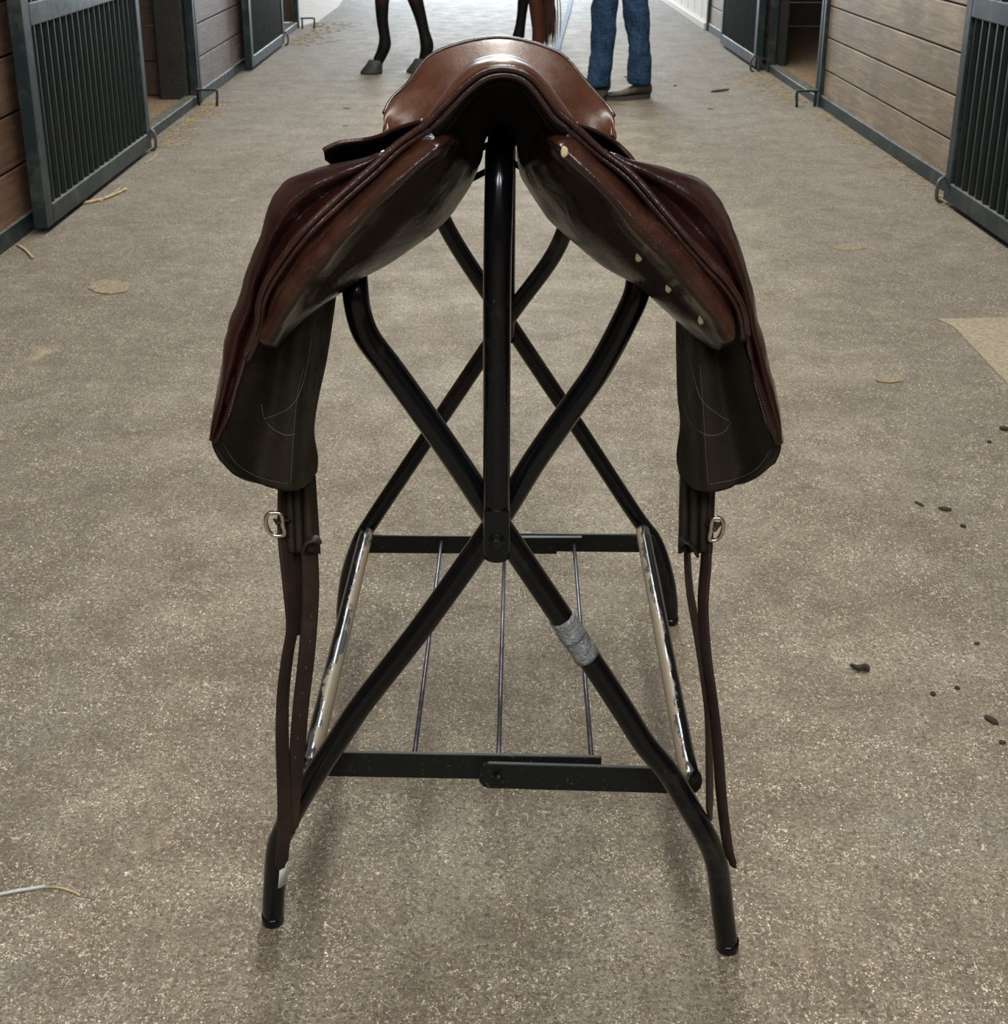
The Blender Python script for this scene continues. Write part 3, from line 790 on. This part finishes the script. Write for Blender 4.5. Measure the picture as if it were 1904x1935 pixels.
# stitching
def fine2(pts):
    return [(p.x, p.y) for p in crom([Vector((u, v, 0)) for u, v in pts], 4)]
def stitches(pts, Y, n):
    P_ = crom([HIT(u, v, .0006) for u, v in fine2(pts)], 4); m_ = MB(); L = len(P_)
    # resample
    d = [0]
    for i in range(1, L): d.append(d[-1] + (P_[i] - P_[i - 1]).length)
    def at(s):
        for i in range(1, L):
            if d[i] >= s: return P_[i - 1].lerp(P_[i], (s - d[i - 1]) / max(1e-9, d[i] - d[i - 1]))
        return P_[-1]
    for k in range(n):
        a = at(d[-1] * (k + .15) / n); b_ = at(d[-1] * (k + .8) / n)
        V, Fc = tube_geo([a, b_], .00055, 5); m_.add(V, Fc)
    return m_.build('stitching', M['thread'], sad, smooth=True)
stitches([(466, 667), (447, 732), (431, 790), (420, 829)], 1.068, 46)
stitches([(420, 838), (447, 876), (480, 898), (514, 909), (545, 915)], 1.072, 38)
stitches([(1413, 680), (1430, 740), (1447, 800), (1456, 838)], 1.068, 46)
stitches([(1456, 850), (1430, 885), (1391, 905), (1340, 915)], 1.072, 38)
def seam(pts, Ys, r=.0009):
    return tube('seam', [HIT(u, v, .0001) for (u, v) in fine2(pts)], r, M['thread'], sad, 5, 2)
seam([(494, 765), (499, 790), (515, 810), (540, 822), (560, 820)], [1.105, 1.105, 1.12, 1.145, 1.155], .0006)
seam([(500, 792), (525, 782), (545, 772), (565, 745), (580, 690), (588, 640)], [1.105, 1.125, 1.14, 1.16, 1.175, 1.18], .0006)
seam([(1290, 762), (1305, 800), (1335, 822), (1365, 818), (1380, 800)], [1.22, 1.18, 1.148, 1.12, 1.11], .0006)
seam([(1378, 796), (1355, 782), (1325, 755), (1308, 700), (1292, 630)], [1.11, 1.125, 1.145, 1.17, 1.19], .0006)
seam([(575, 690), (562, 745), (553, 840), (549, 915)], 0, .0004)
seam([(1322, 690), (1328, 765), (1333, 850), (1338, 918)], 0, .0004)
# skirts (the small flaps over the stirrup bars)
def skirt(top, bot, ys, yb):
    rows = [[W(u, v, y) for (u, v), y in zip(top, ys)], [W(u, v, y + .03) + Vector((0, 0, -.004)) for (u, v), y in zip(lerp2(top, bot, .5), ys)], [W(u, v, y + yb) for (u, v), y in zip(bot, ys)]]
    grid('skirt', rows, M['gullet'], sad, .0035, 5, 4, 0)
    tube('piping', rows[0], .0022, M['pipe'], sad, 8, 6)
skirt([(611, 284), (622, 278), (646, 269), (690, 264), (718, 257), (750, 243), (800, 228)], [(618, 298), (632, 312), (655, 310), (690, 306), (720, 300), (752, 284), (800, 252)], [1.12, 1.12, 1.12, 1.12, 1.11, 1.10, 1.08], .05)
skirt([(1088, 234), (1112, 243), (1135, 253), (1163, 270), (1185, 290), (1198, 306)], [(1095, 262), (1118, 272), (1142, 290), (1165, 305), (1186, 315), (1196, 318)], [1.08, 1.10, 1.11, 1.12, 1.12, 1.12], .05)
# webbing inside the gullet
for (a, b_) in (((925, 272), (890, 290)), ((925, 320), (885, 341)), ((962, 258), (990, 280)), ((962, 304), (990, 319))):
    ribbon('webbing_strap', [W(*a, 1.30), W((a[0] + b_[0]) / 2, (a[1] + b_[1]) / 2, 1.30), W(*b_, 1.30)], .0065, .002, M['gullet'], sad, 0, 3, tip=False)

# ---- girth straps (billets)
def billet(pts, Y, wd, ang, twist=None, top=None):
    P_ = [W(u, v, (Y if isinstance(Y, (int, float)) else Y[i])) for i, (u, v) in enumerate(pts)]
    P_ = [W(u, v, p.y + .035 * max(0, min(1, (1250 - v) / 300))) for p, (u, v) in zip(P_, pts)]
    return ribbon('girth_strap', P_, wd, .0042, M['strap'], sad, ang, 6, twist)
bl = billet([(535, 900), (535, 960), (536, 1016), (545, 1100), (552, 1180), (543, 1240), (535, 1310), (533, 1388), (536, 1491), (536, 1560), (534, 1608), (531, 1640)], 1.150, .0175, 1.15, .75)
b2 = billet([(580, 900), (583, 960), (584, 1030), (587, 1110), (583, 1190), (577, 1258), (568, 1336), (562, 1413), (556, 1480), (551, 1540), (549, 1575)], 1.165, .0185, .35, .55)
b3 = billet([(562, 1030), (567, 1090), (563, 1150), (560, 1200)], 1.18, .016, .7, .8)
b4 = billet([(1302, 900), (1300, 960), (1298, 1040), (1303, 1116), (1317, 1197), (1330, 1281), (1338, 1351), (1340, 1457), (1341, 1550)], [1.17] * 7 + [1.178, 1.185], .018, 1.25, 1.05)
b5 = billet([(1336, 900), (1334, 980), (1334, 1053), (1328, 1140), (1333, 1225), (1345, 1316), (1355, 1404), (1363, 1509), (1374, 1597), (1385, 1636)], 1.155, .018, 1.9, 2.1)
# guard pockets above the straps
def guard(cols, v0, v1, Y, name='billet_guard'):
    rows = []
    for t in (0, .35, .7, 1):
        r = []
        for (ua, ub, dy) in cols: r.append(W(ua + (ub - ua) * t, v0 + (v1 - v0) * t + (4 if dy > 0 else 0), Y + dy + .048 - .018 * t))
        rows.append(r)
    o = grid(name, rows, M['under'], sad, .004, 3, 4, 0); return o
guard([(540, 543, .006), (546, 551, -.004), (552, 558, .003), (560, 566, -.005), (569, 575, .004), (578, 586, -.006), (588, 598, .006), (594, 603, .010)], 895, 1042, 1.145)
guard([(1287, 1284, .010), (1293, 1290, -.004), (1301, 1300, .004), (1312, 1309, -.006), (1321, 1318, .004), (1332, 1328, -.004), (1342, 1336, .004), (1350, 1343, .008)], 895, 1042, 1.145)
for pts in ([(572, 1042, 1.166), (578, 1026, 1.162), (590, 1019, 1.162), (604, 1020, 1.166)], [(1316, 1046, 1.166), (1306, 1030, 1.162), (1294, 1022, 1.162), (1284, 1026, 1.166)]):
    ribbon('keeper_tab', [W(*p) for p in pts], .012, .0035, M['strap'], sad, PI / 2, 5, tip=False)
# D rings
def dring(u0, u1, v0, v1, flip, tilt):
    cu, cv = (u0 + u1) / 2, (v0 + v1) / 2; hu, hv = (u1 - u0) / 2 - 2, (v1 - v0) / 2 - 2
    P_ = []
    for k in range(9):
        a = PI / 2 + PI * k / 8; P_.append((cu - hu * .2 + math.cos(a) * hu * .9 * flip, cv + math.sin(a) * hv))
    P_ += [(cu + flip * hu, cv - hv * .9), (cu + flip * hu, cv), (cu + flip * hu, cv + hv * .9)]
    P_ = [(u + tilt * (v - cv), v) for u, v in P_]
    o = tube('ring', [W(u, v, 1.166) for u, v in P_], .0024, M['chrome'], sad, 10, 4, True); o['label'] = 'silver metal ring'
    return o
dring(502, 536, 967, 1014, 1, .18); dring(1341, 1372, 977, 1023, -1, -.18)
ribbon('ring_tab', [W(519, 986, 1.167), W(530, 984, 1.170), W(542, 984, 1.176)], .013, .003, M['strap'], sad, 0, 3, tip=False)
ribbon('ring_tab', [W(1358, 997, 1.167), W(1350, 992, 1.170), W(1338, 988, 1.176)], .013, .003, M['strap'], sad, 0, 3, tip=False)
# strap holes on the left inner strap
for (u, v) in ((588, 1165), (586, 1213), (578, 1262), (571, 1310), (567, 1352), (562, 1395), (558, 1432)):
    blob('strap_hole', HIT(u, v, .0), .0016, M['thread'], sad, (.5, .3, 1.8), 1)

# ================================================================== HORSE
def skin(name, verts, edges, mat, parent=None, root=0, sub=2):
    me = bpy.data.meshes.new(name); me.from_pydata([v[:3] for v in verts], edges, []); me.update()
    o = bpy.data.objects.new(name, me); C.objects.link(o); me.materials.append(mat)
    if parent: o.parent = parent; o.matrix_parent_inverse = Matrix.Translation(-parent.location)
    sk = o.modifiers.new('skin', 'SKIN'); sk.use_smooth_shade = True
    if not me.skin_vertices:
        bm = bmesh.new(); bm.from_mesh(me); bm.verts.layers.skin.verify(); bm.to_mesh(me); bm.free()
    for i, v in enumerate(verts):
        r = v[3]; me.skin_vertices[0].data[i].radius = r if isinstance(r, tuple) else (r, r)
        me.skin_vertices[0].data[i].use_root = (i == root)
    s = o.modifiers.new('sub', 'SUBSURF'); s.levels = sub; s.render_levels = sub
    return o
def coat_mat():
    m = NT('bay_coat')
    sep = m.n.new('ShaderNodeSeparateXYZ'); m.link(m.co.outputs['Object'], sep.inputs[0])
    f = m.ramp(m.math('ADD', sep.outputs['Z'], m.math('MULTIPLY', m.noise(8), .12)), [(.50, 0.0), (.62, 1.0)])
    # the hind leg farther right stays reddish brown
    g = m.ramp(m.math('ADD', sep.outputs['X'], 0.0), [(.265, 0.0), (.29, 1.0)])
    col = m.mix(m.math('MAXIMUM', f, m.math('MULTIPLY', g, .8)), (.0045, .004, .0045), (.070, .022, .011))
    m.set(base=col, rough=.6, spec=.15); m.bump(m.noise(150, 3), .1, .002); return m.m
M['coat'] = coat_mat()
M['hoof'] = simple('hoof_horn', (.030, .029, .027), .7, var=.3, scale=30)
M['hair'] = simple('dark_red_hair', (.065, .026, .018), .5, var=.4, scale=80)
horse = empty('horse', (-.15, 8.95, 0), 'bay horse with black legs standing across the far aisle', 'horse')
def gz(u, v, Y): return W(u, v, Y)
def legpath(pxs, Y, rs):
    out = []
    for (u, v), r in zip(pxs, rs):
        p = gz(u, v, Y); out.append((p.x, p.y, p.z, r * 1.13))
    return out
V = []; E = []
def chain(pts, start=None):
    k = len(V); V.extend(pts)
    for i in range(len(pts) - 1): E.append((k + i, k + i + 1))
    if start is not None: E.append((start, k))
    return k + len(pts) - 1
# trunk, hind to front
trunk = [(.34, 9.42, 1.22, (.25, .27)), (.16, 9.25, 1.25, (.27, .29)), (-.06, 9.03, 1.22, (.27, .29)), (-.28, 8.82, 1.20, (.28, .29)), (-.50, 8.60, 1.20, (.25, .29)), (-.66, 8.46, 1.26, (.19, .25))]
chain(trunk)
nk = chain([(-.84, 8.30, 1.46, .15), (-1.00, 8.16, 1.66, .12), (-1.10, 8.06, 1.80, .10), (-1.18, 7.98, 1.74, .10), (-1.26, 7.90, 1.60, .075), (-1.32, 7.84, 1.48, .055)], 5)
for (ex, ey) in ((-.045, .045), (.045, -.045)): chain([(-1.09 + ex, 8.06 + ey, 1.90, .03), (-1.09 + ex * 1.2, 8.06 + ey * 1.2, 1.97, .012)], 8)
F1 = legpath([(721, -8), (722, 40), (727, 70), (728, 86), (719, 106), (711, 121)], 8.44, [.048, .036, .034, .044, .033, .040])
F2 = legpath([(781, -12), (794, 30), (801, 60), (808, 88), (803, 108), (798, 122)], 8.50, [.052, .038, .034, .046, .034, .040])
H1 = legpath([(990, -12), (986, 25), (982, 55), (979, 70), (976, 84), (972, 92)], 9.42, [.044, .034, .036, .046, .036, .042])
H2 = legpath([(1010, -12), (1014, 30), (1017, 60), (1017, 78), (1014, 92), (1010, 100)], 9.26, [.052, .046, .042, .048, .036, .042])
chain([(-.58, 8.42, .95, .13), (F1[0][0] + .04, 8.43, .70, .075), (F1[0][0] + .01, 8.44, .52, .066)] + F1, 4)
chain([(-.42, 8.62, .95, .13), (F2[0][0] + .00, 8.54, .70, .075), (F2[0][0], 8.51, .52, .066)] + F2, 4)
chain([(.20, 9.42, .98, .17), (.16, 9.40, .76, .10), (H1[0][0] + .06, 9.50, .56, .062)] + H1, 1)
chain([(.38, 9.24, .98, .17), (.30, 9.16, .76, .10), (H2[0][0] + .05, 9.34, .56, .062)] + H2, 1)
skin('body', V, E, M['coat'], horse, 2, 2)
def hoof(p, toe):
    V_ = []; n = 16; 
    for (z, r, off) in ((.0, .074, .026), (.012, .074, .026), (.06, .055, .004), (.09, .048, -.008)):
        for k in range(n):
            a = 2 * PI * k / n; V_.append((p[0] + toe[0] * off + math.cos(a) * r, p[1] + toe[1] * off + math.sin(a) * r, z))
    Fc = [(j * n + k, j * n + (k + 1) % n, (j + 1) * n + (k + 1) % n, (j + 1) * n + k) for j in range(3) for k in range(n)]
    Fc += [tuple(range(n)), tuple(range(3 * n, 4 * n))]
    mesh_obj('hoof', V_, Fc, M['hoof'], horse)
for q in (F1, F2, H1, H2): hoof((q[-1][0] - .01, q[-1][1], 0), (-.95, -.3))
m_ = MB()
for k in range(150):
    a = random.random(); bx = random.gauss(0, .035); by = random.gauss(0, .03)
    top = Vector((.50, 9.50, 1.25)); e = W(1030 + random.gauss(0, 9), random.uniform(50, 88), 9.45)
    P_ = [top, Vector((.50 + bx * .5, 9.56 + by * .4, 1.0)), Vector((.46 + bx, 9.55 + by, .7)), Vector((e.x, 9.48 + by, e.z + .25)), e]
    V_, Fc = tube_geo(crom(P_, 3), [.004 + 0 * i for i in range(12)] + [.0015], 4); m_.add(V_, Fc)
m_.build('tail', M['hair'], horse, smooth=True)
m_ = MB()
for k in range(40):
    t = k / 39; base_ = Vector((-.64, 8.50, 1.50)).lerp(Vector((-1.02, 8.14, 1.90)), t)
    V_, Fc = tube_geo([base_, base_ + Vector((.05, .08, .0)), base_ + Vector((.06, .11, -.16))], .014, 5); m_.add(V_, Fc)
m_.build('mane', M['hair'], horse, smooth=True)

# ================================================================== PERSON
def denim():
    m = NT('blue_denim')
    n = m.noise(9, 5, .6); wv = m.noise(90, 3, .7, m.mapping((1, 1, .3)))
    col = m.ramp(n, [(.3, (.008, .021, .050)), (.7, (.024, .055, .112))])
    col = m.mix(m.ramp(wv, [(.4, 0.0), (.75, .3)]), col, (.10, .16, .25))
    m.set(base=col, rough=.9, spec=.1); m.bump(m.noise(22, 4, .6, m.mapping((1, 1, 2.2)), .8), .7, .02); return m.m
M['denim'] = denim()
M['boot'] = simple('brown_boot', (.036, .030, .021), .7, var=.3)
M['sole'] = simple('boot_sole', (.05, .042, .035), .8)
M['shirt'] = simple('grey_shirt', (.12, .12, .13), .85)
M['skin'] = simple('skin', (.48, .29, .20), .5, var=.05)
M['brownhair'] = simple('brown_hair', (.08, .045, .025), .6, var=.3, scale=80)
per = empty('person', (.74, 7.38, 0), 'person in blue jeans and brown boots standing beside the horse', 'person')
def pz(u, v, Y, r):
    p = W(u, v, Y); return (p.x, p.y, p.z, r)
JL = [pz(1143, -5, 7.38, .080), pz(1141, 40, 7.38, .078), pz(1138, 85, 7.38, .074), pz(1133, 125, 7.38, .074), pz(1130, 152, 7.38, .078), pz(1130, 168, 7.38, .083)]
JR = [pz(1197, -5, 7.40, .080), pz(1205, 40, 7.40, .078), pz(1208, 85, 7.40, .074), pz(1208, 125, 7.40, .074), pz(1207, 148, 7.40, .074), pz(1205, 163, 7.40, .076)]
V = [(.745, 7.42, .98, (.17, .125)), (.745, 7.42, 1.06, (.165, .12))]; E = [(0, 1)]
chain([(.675, 7.41, .86, .100), (.67, 7.40, .72, .092)] + JL, 0)
chain([(.815, 7.42, .86, .100), (.84, 7.41, .72, .092)] + JR, 0)
o = skin('jeans', V, E, M['denim'], per, 0, 3)
tx = bpy.data.textures.new('denimfolds', 'CLOUDS'); tx.noise_scale = .09
d = o.modifiers.new('d', 'DISPLACE'); d.texture = tx; d.strength = .028
V = [(.745, 7.42, 1.02, (.155, .115)), (.745, 7.42, 1.18, (.15, .11)), (.745, 7.43, 1.34, (.17, .12)), (.745, 7.43, 1.46, (.13, .09)), (.745, 7.42, 1.50, .07)]
E = [(0, 1), (1, 2), (2, 3), (3, 4)]
chain([(.57, 7.42, 1.42, .062), (.53, 7.36, 1.22, .052), (.50, 7.28, 1.12, .046)], 3)
chain([(.92, 7.42, 1.42, .062), (.96, 7.36, 1.22, .052), (.93, 7.27, 1.10, .046)], 3)
skin('shirt', V, E, M['shirt'], per, 1, 2)
V = [(.745, 7.42, 1.48, .055), (.745, 7.42, 1.55, .052), (.742, 7.43, 1.64, (.075, .09)), (.740, 7.43, 1.74, (.072, .088))]
E = [(0, 1), (1, 2), (2, 3)]
chain([(.70, 7.50, 1.645, .016)], 2)
skin('head', V, E, M['skin'], per, 0, 2)
def hand(p, s, sg):
    V_, E_ = [], []
    V_ += [(p.x, p.y, p.z, .028), (p.x + s.x * .03, p.y + s.y * .03, p.z + s.z * .03, (.03, .018)), (p.x + s.x * .07, p.y + s.y * .07, p.z + s.z * .07, (.034, .016))]
    E_ += [(0, 1), (1, 2)]
    o = skin('hand', V_, E_, M['skin'], per, 0, 2)
    m_ = MB()
    side_ = Vector((sg, 0, 0))
    for k, L in enumerate((.062, .072, .068, .052)):
        q = p + s * .075 + side_ * (.027 - .018 * k)
        V2, F2_ = tube_geo(crom([q - s * .02, q + s * L * .45, q + s * L * .8 + Vector((0, 0, -.018)), q + s * L * .85 + Vector((0, 0, -.034))], 3), .0085, 8); m_.add(V2, F2_)
    q = p + s * .02 + side_ * .028
    V2, F2_ = tube_geo(crom([q - side_ * .01, q + side_ * .02 + s * .02, q + side_ * .022 + s * .05 + Vector((0, 0, -.01))], 3), .0095, 8); m_.add(V2, F2_)
    m_.build('fingers', M['skin'], o, smooth=True)
hand(Vector((.49, 7.25, 1.09)), Vector((-.1, -.85, -.4)).normalized(), 1)
hand(Vector((.92, 7.24, 1.07)), Vector((-.1, -.85, -.4)).normalized(), -1)
o = blob('hair', Vector((.742, 7.415, 1.72)), .098, M['brownhair'], per, (1, 1.12, 1.05), 3)
def boot(c, d):
    d = Vector(d).normalized(); s = Vector((-d.y, d.x, 0)); rows = []
    prof = [(-.085, .030, .09), (-.07, .040, .10), (-.02, .041, .10), (.04, .044, .075), (.10, .050, .055), (.16, .046, .048), (.195, .026, .040)]
    for (x, wd, h) in prof:
        r = []
        for k in range(12):
            a = 2 * PI * k / 12; zz = .022 + (h - .022) * (.5 + .5 * math.sin(a)); r.append(c + d * x + s * (math.cos(a) * wd) + Vector((0, 0, zz)))
        rows.append(r)
    V_, Fc, m1, n1 = grid_geo(rows, 3, 4, True)
    Fc += [tuple(range(n1)), tuple((m1 - 1) * n1 + k for k in range(n1))]
    o = mesh_obj('boot', V_, Fc, M['boot'], per)
    V_ = []; n = 20
    for z in (0, .026):
        for k in range(n):
            a = 2 * PI * k / n; V_.append(c + d * (.055 + math.cos(a) * .145) + s * (math.sin(a) * .050) + Vector((0, 0, z)))
    mesh_obj('sole', V_, [tuple(range(n)), tuple(range(n, 2 * n))] + [(k, (k + 1) % n, n + (k + 1) % n, n + k) for k in range(n)], M['sole'], o, False)
boot(Vector((.665, 7.42, 0)), (-.15, -.5, 0))
boot(Vector((.872, 7.40, 0)), (-.95, -.35, 0))

# ================================================================== FLOOR LITTER
P_ = [G(1079, -4), G(1074, 20), G(1066, 45), G(1058, 72), G(1050, 100), G(1040, 130)]
o = ribbon('hose', [p + Vector((0, 0, .006)) for p in P_], .05, .01, M['hose'], None, 0, 5, tip=False)
tag(o, 'pale blue flat hose lying on the far aisle floor', 'hose')
def clump(u, v, r, label, sc3=(1, .8, .5)):
    p = G(u, v); o = blob('dung_clump', Vector((p.x, p.y, r * .75 * sc3[2] * .6)), r * .75, M['dung'], None, sc3, 3, .16)
    o.rotation_euler.z = random.uniform(0, 3); tag(o, label, 'dung', 'dung crumbs on the right floor')
clump(1636, 1265, .0100, 'largest dark dung crumb with a thin tail, right of the stand', (1.1, .8, .7))
o = bpy.data.objects[-1]
clump(1845, 1217, .006, 'small round dung crumb above the others on right floor')
clump(1762, 1312, .007, 'small dung crumb, left one of a pair')
clump(1808, 1301, .0065, 'small dung crumb, right one of a pair')
clump(1872, 1362, .012, 'flat dung crumb near the right photo edge', (1.3, .7, .4))
clump(1893, 1404, .007, 'lowest dung crumb at the right photo edge')
clump(1897, 812, .014, 'dark dung crumb at right edge below the pale patch')
clump(1785, 963, .013, 'brown dung crumb in the middle of right floor', (1.3, .8, .35))
clump(1736, 953, .010, 'thin brown dung crumb left of the middle one', (1.6, .6, .3))
clump(1868, 836, .008, 'tiny dung crumb near the right edge')
clump(1819, 995, .008, 'tiny dung crumb below the middle brown one')
for (u, v, r, lb) in ((652, 238, .02, 'small dark crumb left of the saddle seat, nearer of two'), (655, 205, .022, 'small dark crumb left of the saddle seat, farther of two'), (1185, 146, .034, 'flat dark crumb between the boots of the person'),
        (1275, 162, .028, 'dark crumb just right of the person'), (1360, 172, .075, 'long flat brown dropping on the far right aisle floor'), (1342, 206, .02, 'tiny crumb below the long flat dropping'), (1440, 172, .02, 'dark crumb near the right straw opening')):
    clump(u, v, r, lb, (1.4, .35, .12))
t0 = G(1606, 1262); t1 = G(1622, 1268); t2 = G(1634, 1266)
V_, Fc = tube_geo(crom([Vector((t0.x, t0.y, .006)), Vector((t1.x, t1.y, .006)), Vector((t2.x, t2.y, .007))], 4), [.0025, .003, .004, .0045, .005, .005, .005, .005, .005], 8)
tag(mesh_obj('dung_clump', V_, Fc, M['dung']), 'thin dung strand joined to the largest crumb', 'dung', 'dung crumbs on the right floor')
def stem(name, pts, r, mat, label, grp=None):
    P2 = crom([G(u, v, r) for u, v in pts], 5); o = mesh_obj(name, *tube_geo(P2, r, 6), mat); tag(o, label, 'straw', grp)
stem('straw_stem', [(-10, 1692), (30, 1684), (85, 1675)], .0022, M['haygrey'], 'grey flat straw stem at the lower left edge')
stem('straw_stem', [(80, 1676), (110, 1677), (135, 1684), (152, 1692)], .0014, M['hay'], 'thin yellow straw at the lower left, end of the grey one')
stem('straw_stem', [(155, 384), (185, 378), (210, 370), (238, 357)], .006, M['hay'], 'long straw beside the near left door')
stem('straw_stem', [(190, 380), (212, 366), (226, 356)], .003, M['hay'], 'thin straw crossing the long one by near left door')
stem('straw_stem', [(33, 463), (48, 472), (62, 487)], .005, M['hay'], 'straw below the left board wall')
stem('straw_stem', [(273, 308), (288, 300), (296, 290)], .003, M['hay'], 'pale straw at the foot of near left door')
def scatter(name, n, zone, label, L=(.02, .06), r=.0012, mat='hay', seed=1):
    rnd = random.Random(seed); m_ = MB()
    for k in range(n):
        x, y = zone(rnd); a = rnd.uniform(0, PI); l = rnd.uniform(*L)
        p0 = Vector((x, y, r)); p1 = p0 + Vector((math.cos(a) * l, math.sin(a) * l, rnd.uniform(0, .003))); pm = (p0 + p1) / 2 + Vector((rnd.gauss(0, l * .08), rnd.gauss(0, l * .08), .001))
        m_.add(*tube_geo([p0, pm, p1], r, 4))
    tag(m_.build(name, M[mat], smooth=False), label, 'straw', kind='stuff')
scatter('straw_litter', 260, lambda q: (XL + .05 + abs(q.gauss(0, .06)), q.uniform(5.95, 7.3)), 'loose hay scattered along the left stall sill', (.01, .05), .0015, seed=2)
scatter('straw_litter', 260, lambda q: (XR - .05 - abs(q.gauss(0, .11)), q.uniform(7.1, 8.5)), 'loose hay scattered along the right stall sill', (.01, .05), .0015, seed=3)
scatter('straw_litter', 160, lambda q: (XL + .1 + abs(q.gauss(0, .15)), q.uniform(9.9, 11.6)), 'loose hay at the far left passage', (.02, .06), .002, seed=4)
scatter('straw_litter', 120, lambda q: (XR - .02 - abs(q.gauss(0, .05)), q.uniform(4.7, 6.9)), 'fine hay along the right wall channel', (.02, .05), .0015, seed=5)
